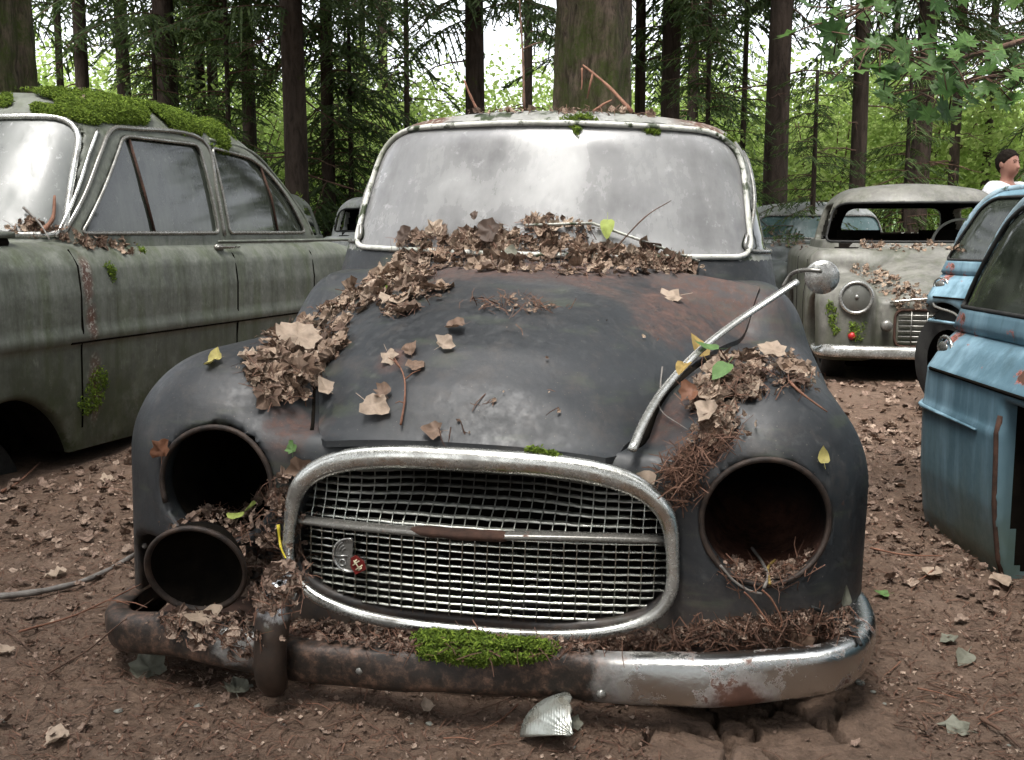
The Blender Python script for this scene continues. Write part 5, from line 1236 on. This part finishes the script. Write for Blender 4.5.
# ================================================================ trees
def trunk_mesh(r0, h, seed, seg=14, flare=.5, taper=.45, lean=(0, 0)):
    rg = random.Random(seed); V = []; F = []; n = 26 if r0 < .25 else 170; seg = seg if r0 < .25 else 110
    ph = [rg.uniform(0, 6) for _ in range(4)]; ox = oy = 0
    for i in range(n):
        t = (i/(n-1))**1.5; z = t*h
        rr = r0*(1-(1-taper)*t)*(1+flare*math.exp(-z/(r0*1.6)))
        ox = lean[0]*t+.04*math.sin(z*.8+ph[0])*r0*4; oy = lean[1]*t
        for k in range(seg):
            a = 2*math.pi*k/seg
            q = rr*(1+.06*math.sin(3*a+ph[1]+z*.2)+.04*math.sin(7*a+ph[2]-z*.5)+.10*math.exp(-z/(r0*1.5))*math.sin(5*a+ph[3]))
            if r0 > .25: u_ = (a if a < math.pi else 2*math.pi-a)*r0*9; w1 = abs(float(vnoise(np.array(u_+.6*math.sin(z*2+a*3)), np.array(z*2.2), 1.9, seed))-.5)*2; q += -.030*(1-w1)**3+.012*(float(vnoise(np.array(u_), np.array(z*6), 3.1, seed+1))-.5) if k < seg-1 or 1 else 0
            V.append((ox+q*math.cos(a), oy+q*math.sin(a), z-.1))
    for i in range(n-1):
        for k in range(seg): l = (k+1) % seg; F.append([i*seg+k, i*seg+l, (i+1)*seg+l, (i+1)*seg+k])
    F.append([(n-1)*seg+k for k in range(seg)]); return V, F
def spray(rg, L, up, droop, fine=1.0):
    """one spruce branch along +x: twig quads; returns (stem points, needle quads array)"""
    n = max(8, int(L/.075)); stem = []; Q = []
    for i in range(n+1):
        t = i/n; stem.append((L*t, .05*math.sin(t*3), up*L*t-droop*L*t*t))
    for i in range(1, n+1):
        t = i/n; p = np.array(stem[i]); w = (.16+.42*L*(1-t)**.8*.5)*(.6+.6*rg.random())
        for s in (-1, 1):
            if rg.random() < .06: continue
            a = R(48+rg.uniform(-14, 14)); d = np.array([math.cos(a), s*math.sin(a), -.25-rg.random()*.55]); m = max(2, int(w/.085)); prev = p
            for j in range(m):
                q = prev+d*(w/m); d = d*.98+np.array([0, 0, -.10]); tw = .020*fine*(1-.4*j/m)*(.7+.6*rg.random())
                perp = np.array([-d[1], d[0], rg.uniform(-.5, .5)]); perp /= np.linalg.norm(perp)
                Q.append((prev-perp*tw*.5, prev+perp*tw*.5, q+perp*tw*.35, q-perp*tw*.35))
                for u in (-1, 1):      # side needles twiglets
                    if rg.random() < .35: continue
                    e = prev+(q-prev)*rg.random(); f_ = e+(d*.5+perp*u*.9+np.array([0, 0, -.3*rg.random()]))*rg.uniform(.03, .075)
                    z_ = np.array([0, 0, 1.])*tw*.45+perp*.004
                    Q.append((e-z_, e+z_, f_+z_*.4, f_-z_*.4))
                prev = q
    return stem, Q
def crown_mesh(seed, z0, z1, Lmax, count, droop=.35, fine=1.0, thin=1.0):
    rg = random.Random(seed); Q = []; A = Acc()
    for k in range(count):
        t = (k+rg.random())/count; z = z0+(z1-z0)*t**1.15; a = rg.uniform(0, 2*math.pi)
        L = Lmax*(.25+.75*(1-(z-z0)/(z1-z0+2)))*rg.uniform(.55, 1.1)
        st, q = spray(rg, L, rg.uniform(-.05, .18), droop*rg.uniform(.6, 1.5), fine)
        if rg.random() > thin: q = [x for x in q if rg.random() < .25]
        c, s = math.cos(a), math.sin(a)
        def tr(p): return np.stack([p[..., 0]*c-p[..., 1]*s, p[..., 0]*s+p[..., 1]*c, p[..., 2]+z], -1)
        if q: Q.append(tr(np.array(q)))
        S = tr(np.array(st)); A.add(tube(S[::2].tolist() if len(S) > 4 else S.tolist(), [max(.004, .013*(1-i/len(S[::2])))for i in range(len(S[::2]))], 4, cap=False))
    Q = np.concatenate(Q); V = Q.reshape(-1, 3); F = np.arange(len(V)).reshape(-1, 4); return (V, F), A.out()
def limbs_mesh(seed, z0, z1, L, count):
    rg = random.Random(seed); A = Acc()
    for k in range(count):
        z = rg.uniform(z0, z1); a = rg.uniform(0, 6.28); l = L*rg.uniform(.4, 1.1); c, s = math.cos(a), math.sin(a); p = Vector((0, 0, z)); pts = [p.copy()]
        sl = rg.uniform(-.25, .1)
        for i in range(6): p = p+Vector((c, s, sl-.08*i))*(l/6)+Vector((rg.uniform(-1, 1), rg.uniform(-1, 1), rg.uniform(-1, 1)))*.03; pts.append(p.copy())
        A.add(tube(pts, [.014-.0019*i for i in range(7)], 4, cap=False))
        for j in range(rg.randint(2, 5)):
            b = pts[rg.randint(2, 5)]; e = b+Vector((c+rg.uniform(-1, 1), s+rg.uniform(-1, 1), rg.uniform(-.8, .2)))*l*.22; A.add(tube([b, (b+e)/2+Vector((0, 0, -.01)), e], [.005, .004, .002], 4, cap=False))
    return A.out()
PROTO = {}
def proto(kind):
    if kind in PROTO: return PROTO[kind]
    k = kind
    spec = dict(tall_a=(11, 4.0, 13, 2.4, 62, .42), tall_b=(12, 3.4, 13, 2.2, 64, .5), big=(17, 6.0, 16, 5.0, 110, .35), low_a=(13, .8, 9, 1.9, 96, .6), low_b=(14, .9, 9, 2.1, 100, .7), thin=(15, 3.8, 11, 1.3, 26, .3), young=(16, .15, 4.2, 1.2, 72, .25))[k]  # big is a wide overhead crown added to dim the sky light
    (V, F), st = crown_mesh(*spec, 1.55 if k not in ('young',) else 1.0)
    c = fastmesh('crown', V, F, MAT['spruce' if k != 'young' else 'spruce2']); b = mk('branches', st, MAT['twig'])
    PROTO[kind] = (c, b); return PROTO[kind]
USED = set()
def copy_of(o, name, parent, used_key):
    if used_key not in USED: USED.add(used_key); c = o
    else: c = o.copy(); COL.objects.link(c)
    c.name = name; c.parent = parent; return c
def tree(name, px, Z, wpx, kind, label, h=13, mat='bark', flare=.5, zs=1.0, group='spruces in the wood behind the cars', seed=None, lean=(0, 0), limbs=14, base=0.0):
    x = (px-512)/FPX*Z; y = Z/CP+.02; seed = seed or int(px*7+Z*3); r = wpx/FPX*Z/2
    M = Matrix.Translation((x, y, base)) @ Matrix.Rotation(random.uniform(0, 6.28), 4, 'Z')
    t = empty(name, M, label, 'tree', group)
    mk('trunk', trunk_mesh(r, h, seed, 16 if wpx < 40 else 40, flare, lean=lean), MAT[mat], t)
    if kind:
        c, b = proto(kind); c2 = copy_of(c, 'crown', t, kind); b2 = copy_of(b, 'branches', t, kind+'b')
        c2.scale = b2.scale = (zs, zs, zs)
    for q in range(limbs): mk('dead_limb', limbs_mesh(seed*31+q, .8, 5.5, 1.1, 1), MAT['twig'], t)
    return t
T = [ # px, Z, width px, crown, label
 (68, 15, 8, 'thin', 'thin trunk just right of the big trunk at the left edge'), (89, 14, 15, 'thin', 'slim dark trunk second from the left big one'), (131, 16, 15, 'thin', 'slim trunk above the moss covered roof'),
 (172, 13, 23, 'tall_b', 'dark trunk with low sprays right of the moss roof crown'), (218, 18, 12, 'tall_a', 'narrow trunk half hidden in sprays left of centre'), (251, 15, 15, 'tall_b', 'trunk wrapped in drooping dark sprays at left centre'), (296, 12.5, 25, 'tall_b', 'stout dark spruce trunk above the tail of the grey green sedan'),
 (331, 14.5, 14, 'low_a', 'slender trunk between stout spruce and the black car'), (408, 15, 6, 'thin', 'thin straight sapling above the left of the windscreen'), (475, 13, 21, 'tall_b', 'bare dark trunk above the centre left of the windscreen'), (528, 17, 10, 'thin', 'narrow trunk just left of the big mossy one'),
 (638, 14, 12, 'tall_a', 'narrow trunk touching the right side of the big mossy one'), (669, 13.5, 20, 'tall_b', 'dark trunk second right of the big mossy one'), (741, 15, 6, 'thin', 'thin sapling above the right of the windscreen'), (776, 12.5, 25, 'thin', 'stout reddish spruce trunk right of the black car roof'),
 (855, 14, 17, 'tall_a', 'trunk with green side sprays above the grey saloon'), (917, 14.5, 21, 'tall_b', 'dark trunk above the right of the grey saloon roof'), (952, 18, 11, 'tall_a', 'narrow trunk left of the man'), (983, 19, 9, 'thin', 'thin trunk right behind the man'), (1030, 16, 18, 'tall_b', 'trunk at the right frame edge behind the maple leaves'),
 (205, 18, 12, 'low_a', 'spruce with hanging boughs far back on the left'), (385, 20, 11, 'low_a', 'boughed spruce far back left of the black car roof'), (690, 19, 12, 'low_a', 'boughed spruce far back right of the big mossy trunk'), (-60, 14, 20, 'tall_b', 'spruce beyond the left frame edge'), (1110, 14, 22, 'low_a', 'spruce beyond the right frame edge')]
for i, (px, Z, wd, k, lb) in enumerate(T): tree('spruce_tree', px, Z, wd, k, lb, seed=200+i)
tree('spruce_tree', 589, 8.6, 84, 'big', 'huge mossy trunk rising right behind the black car', 14, 'barkbig', .35, group=None, limbs=5, seed=900)
tree('spruce_tree', -12, 8.2, 128, 'big', 'huge dark mossy trunk at the upper left corner', 14, 'barkbig', .3, group=None, limbs=4, seed=901)
for i, (px, Z, s, lb) in enumerate([(232, 13, 1.0, 'bushy young spruce with drooping sprays behind the grey green sedan'), (352, 14.5, .9, 'young spruce with low sprays left of the black car roof'), (705, 12, .85, 'young spruce behind the right of the black car roof'), (812, 11.5, .62, 'light green young spruce left of the grey saloon roof'), (160, 12.5, .8, 'young spruce low behind the mossy roof'), (905, 13, .7, 'young spruce behind the grey saloon roof')]):
    tree('young_spruce', px, Z, 7, 'young', lb, 4.4*s, 'bark', .2, s, 'young spruces between the trunks', 300+i, limbs=0)
for i, (px, Z, wd, lb) in enumerate([(200, 25, 10, ''), (365, 24, 9, ''), (560, 26, 10, ''), (705, 25, 8, ''), (888, 26, 8, '')]):
    tree('spruce_tree', px, Z, wd, ['tall_a', 'tall_b', 'thin'][i % 3], 'slender spruce standing far back in the wood', seed=400+i, group='far spruces at the edge of the wood', limbs=6)
for i, (x, y, k) in enumerate([(-5.5, -3.5, 'tall_a'), (-1.5, -6.5, 'tall_b'), (2.5, -5.5, 'tall_a'), (6, -2.5, 'tall_b'), (8, 2.5, 'tall_a'), (-8, 1.5, 'tall_b'), (-3.5, -10, 'tall_a'), (5, -10, 'tall_b'), (-9, 7, 'tall_a'), (9.5, 8, 'tall_b'), (0.5, -13, 'tall_a'), (-11, -6, 'tall_b'), (11, -6, 'tall_a')]):  # unseen ring of trees, added to cut ambient light and break up reflections
    t = tree('spruce_tree', 512+x*60, 14, 22, k, 'unseen tall spruce added outside the picture to dim the light', 14, seed=500+i, group='unseen spruces added round the clearing', limbs=0); t.location = (x, y, 0)
for i, (x, y, k) in enumerate([(-4.2, -2.2, 'low_b'), (-2.2, -4.8, 'low_a'), (1.6, -3.6, 'low_b'), (3.9, -3.6, 'low_a'), (5.2, .6, 'low_b'), (-5.6, .6, 'low_a'), (-.4, -7.5, 'low_b'), (6.2, 3.6, 'low_a'), (-6.5, 4.2, 'low_b')]):  # unseen low trees, added to block horizon light so light falls from above
    t = tree('spruce_tree', 512+x*60, 14, 22, k, 'unseen low branched spruce added to block light from the horizon', 12, seed=560+i, group='low branched spruces added to block side light', limbs=0); t.location = (x, y, 0)
for i, (x, y, z) in enumerate([(-4.5, -1.0, .9), (4.6, -.5, .95), (0.3, -4.2, 1.0)]):  # unseen wide crowns, added to darken the cars from overhead
    t = tree('spruce_tree', 512+x*60, 14, 30, 'big', 'unseen wide crowned spruce added close by to shade the clearing', 15, seed=540+i, group='wide spruces added to shade the clearing', limbs=0, zs=z); t.location = (x, y, 0)
# deciduous bushes at the edge of the meadow
def bush_mesh(seed, n=9000):
    rg = np.random.default_rng(seed); c = rg.normal(0, 1, (14, 3))*np.array([1.1, .8, .55])+np.array([0, 0, 1.5]); i = rg.integers(0, 14, n)
    P = c[i]+rg.normal(0, .36, (n, 3)); P = P[P[:, 2] > .05]; N_ = rg.normal(0, .6, P.shape)+np.array([0, 0, .7]); N_ /= np.linalg.norm(N_, axis=1, keepdims=True)
    return scatter(P, N_, rg.uniform(.055, .105, len(P)), .5, ('plain',))
BM = [bush_mesh(s) for s in (1, 2, 3)]; BO = []
def stems(seed):
    rg = random.Random(seed); A = Acc()
    for k in range(7):
        a = rg.uniform(0, 6.28); e = Vector((math.cos(a)*1.0, math.sin(a)*.8, 2.1)); A.add(tube(catmull([(0, 0, -.1), e*.35+Vector((0, 0, .2)), e*.7, e], 4), [.03-.002*i for i in range(13)], 5))
    return A.out()
RB = random.Random(5)
for i in range(20):
    px = -120+i*68+RB.uniform(-25, 25); Z = RB.uniform(19.5, 24); x = (px-512)/FPX*Z
    e = empty('bush', Matrix.Translation((x, Z, 0)) @ Matrix.Rotation(random.uniform(0, 6), 4, 'Z'), 'bright green leafy bush in the light beyond the trunks', 'bush', 'bright bushes beyond the spruces')
    k = i % 3
    if i < 3:
        o = fastmesh('foliage', BM[k][0], BM[k][1], MAT['bright'], e); s = mk('stems', stems(k), MAT['twig'], e); BO.append((o, s))
    else:
        for q in BO[k]: c = q.copy(); COL.objects.link(c); c.parent = e
    sc = RB.uniform(1.25, 1.8); e.scale = (sc*1.2, sc, sc)
# ---- maple with its bough hanging in at the upper right
def maple():
    M = Matrix.Translation((3.6, 4.9, 0)); t = empty('maple_tree', M, 'maple whose leafy bough hangs in at the upper right corner', 'tree')
    mk('trunk', trunk_mesh(.09, 5.5, 77, 16, .4), MAT['bark'], t); I = M.inverted(); A = Acc(); P = []; Nn = []
    B = [([(1120, -60, 4.6), (1060, 20, 4.1), (990, 50, 3.7), (930, 60, 3.5), (870, 45, 3.4)], 60), ([(1100, 50, 4.4), (1040, 70, 4.0), (985, 78, 3.8), (920, 92, 3.7)], 50), ([(1080, -80, 4.2), (990, -30, 3.8), (910, -10, 3.6), (840, 20, 3.5)], 56)]
    hub = Vector((0, 0, 2.6))
    for pts, n in B:
        Q = catmull([at(*p) for p in pts], 6); A.add(tube([hub+(I @ Q[0]-hub)*k/4 for k in range(5)], .022, 6)); A.add(tube([I @ q for q in Q], [.014-.010*i/len(Q) for i in range(len(Q))], 6))
        for k in range(n):
            q = Q[random.randrange(len(Q)//6, len(Q))]; d = Vector((random.uniform(-1, 1), random.uniform(-1, 1), random.uniform(-.7, .3)))*.16
            e = q+d; A.add(tube([I @ q, I @ ((q+e)/2+Vector((0, 0, .01))), I @ e], .0025, 4)); P.append(tuple(I @ e)); v = Vector((random.uniform(-.5, .5), -.55+random.uniform(-.4, .4), .8)).normalized(); Nn.append(tuple(v))
    mk('boughs', A.out(), MAT['twig'], t)
    V, F = scatter(P, Nn, RNG.uniform(.09, .16, len(P)), .3, ('maple',)); fastmesh('foliage', V, F, MAT['maple'], t)
    # upper crown out of the frame
    c = RNG.normal(0, 1, (1500, 3))*np.array([1.0, .9, .8])+np.array([.6, .4, 4.6]); k = c[:, 2] > 3.4; c = c[k]
    V, F = scatter(c, np.tile(np.array([0, -.2, 1.]), (len(c), 1)), RNG.uniform(.09, .15, len(c)), .4, ('maple',)); fastmesh('upper_foliage', V, F, MAT['maple'], t)
maple()
# ================================================================ the man behind the cars
def person():
    M = Matrix.Translation((4.255, 9.6, -.02)) @ Matrix.Rotation(R(-62), 4, 'Z')    # faces local +x... turned to the right, away
    p = empty('person', M, 'dark haired man in white shirt turned to the right behind the blue cars', 'person')
    def body(P):
        d = ellip(P, (0.005, 0, 1.585), (.088, .072, .108)); d = smin(d, ellip(P, (.035, 0, 1.54), (.058, .055, .07)), .03)       # skull, jaw
        d = smin(d, capsule(P, (.086, 0, 1.575), (.104, 0, 1.548), .010, .015), .012)                                          # nose
        for s in (1, -1):
            d = smin(d, ellip(P, (-.005, s*.076, 1.575), (.022, .012, .032)), .008)
            d = smax(d, -(np.linalg.norm(P-np.array((.094, s*.030, 1.593)), axis=1)-.015), .01); d = smin(d, np.linalg.norm(P-np.array((.080, s*.030, 1.592)), axis=1)-.012, .003)
        d = smin(d, capsule(P, (.088, -.018, 1.522), (.088, .018, 1.522), .007), .006)
        d = smin(d, capsule(P, (-.01, 0, 1.36), (.0, 0, 1.50), .056, .050), .02)
        d = smin(d, rbox(P, (-.01, 0, 1.22), (.105, .175, .19), .10), .06); d = smin(d, rbox(P, (0, 0, .97), (.10, .155, .16), .09), .08)
        for s in (1, -1):
            d = smin(d, capsule(P, (-.01, s*.175, 1.35), (-.05, s*.245, 1.09), .056, .042), .05); d = smin(d, capsule(P, (-.05, s*.245, 1.09), (.06, s*.235, .86), .040, .027), .02)
            d = smin(d, ellip(P, (.085, s*.233, .80), (.038, .018, .05)), .02)
            for k in range(4): d = smin(d, capsule(P, (.065+.014*k, s*.235, .765), (.075+.016*k, s*.22, .70+.008*abs(k-1.5)), .0085, .007), .004)
            d = smin(d, capsule(P, (.115, s*.228, .80), (.135, s*.205, .765), .010, .008), .006)
            d = smin(d, capsule(P, (0, s*.09, .92), (.015, s*.105, .50), .088, .058), .05); d = smin(d, capsule(P, (.015, s*.105, .50), (-.02, s*.11, .09), .055, .038), .03)
            d = smin(d, capsule(P, (-.03, s*.11, .05), (.13, s*.12, .035), .038, .034), .03)
        return d
    V, F = sdf_mesh(body, (-.2, -.33, -.02), (.22, .33, 1.75), .012); fastmesh('body', V, F, MAT['skin'], p, True)
    def shirt(P):
        d = rbox(P, (-.01, 0, 1.20), (.122, .195, .24), .11)
        d = smin(d, rbox(P, (0, 0, 1.0), (.122, .178, .12), .09), .06)
        for s in (1, -1): d = smin(d, capsule(P, (-.01, s*.175, 1.36), (-.04, s*.228, 1.15), .070, .062), .05)
        d = d+.004*np.sin(P[:, 2]*40+P[:, 1]*20)
        d = np.maximum(d, -(np.hypot(P[:, 0]-.01, P[:, 1])-.075+(1.36-P[:, 2])*.8)); d = np.maximum(d, .90-P[:, 2]); return np.maximum(d, P[:, 2]-1.435)
    V, F = sdf_mesh(shirt, (-.2, -.35, .85), (.2, .35, 1.5), .012); fastmesh('shirt', V, F, MAT['shirt'], p, True)
    def trousers(P):
        d = rbox(P, (0, 0, .93), (.112, .168, .11), .09)
        for s in (1, -1): d = smin(d, capsule(P, (0, s*.09, .90), (.015, s*.105, .50), .100, .075), .04); d = smin(d, capsule(P, (.015, s*.105, .50), (-.02, s*.11, .08), .073, .062), .03)
        return np.maximum(d, .06-P[:, 2])
    V, F = sdf_mesh(trousers, (-.2, -.3, .03), (.2, .3, 1.08), .014); fastmesh('trousers', V, F, MAT['jeans'], p, True)
    def hair(P):
        d = ellip(P, (-.008, 0, 1.600), (.103, .086, .110))
        d = np.maximum(d, P[:, 0]-(.088-np.clip(1.66-P[:, 2], 0, 1)*.95)); d = np.maximum(d, 1.50-P[:, 2]); return d+.0025*np.sin(P[:, 1]*160)*np.sin(P[:, 2]*90)
    V, F = sdf_mesh(hair, (-.15, -.12, 1.48), (.12, .12, 1.73), .008); fastmesh('hair', V, F, MAT['hair'], p, True)
    for s in (1, -1):
        mk('eye', ball((.087, s*.030, 1.592), .0065, 8), MAT['hair'], p); mk('eyebrow', tube([(.086, s*.045, 1.606), (.094, s*.030, 1.611), (.095, s*.016, 1.607)], .0035, 5), MAT['hair'], p)
    mk('lips', tube([(.083, -.022, 1.523), (.095, 0, 1.521), (.083, .022, 1.523)], .0045, 6), MAT['leaf_rustleaf'], p)
    for s in (1, -1): mk('shoe', ball((.045, s*.115, .045), .06, 12, (2.1, .85, .8)), MAT['shoe'], p)
person()
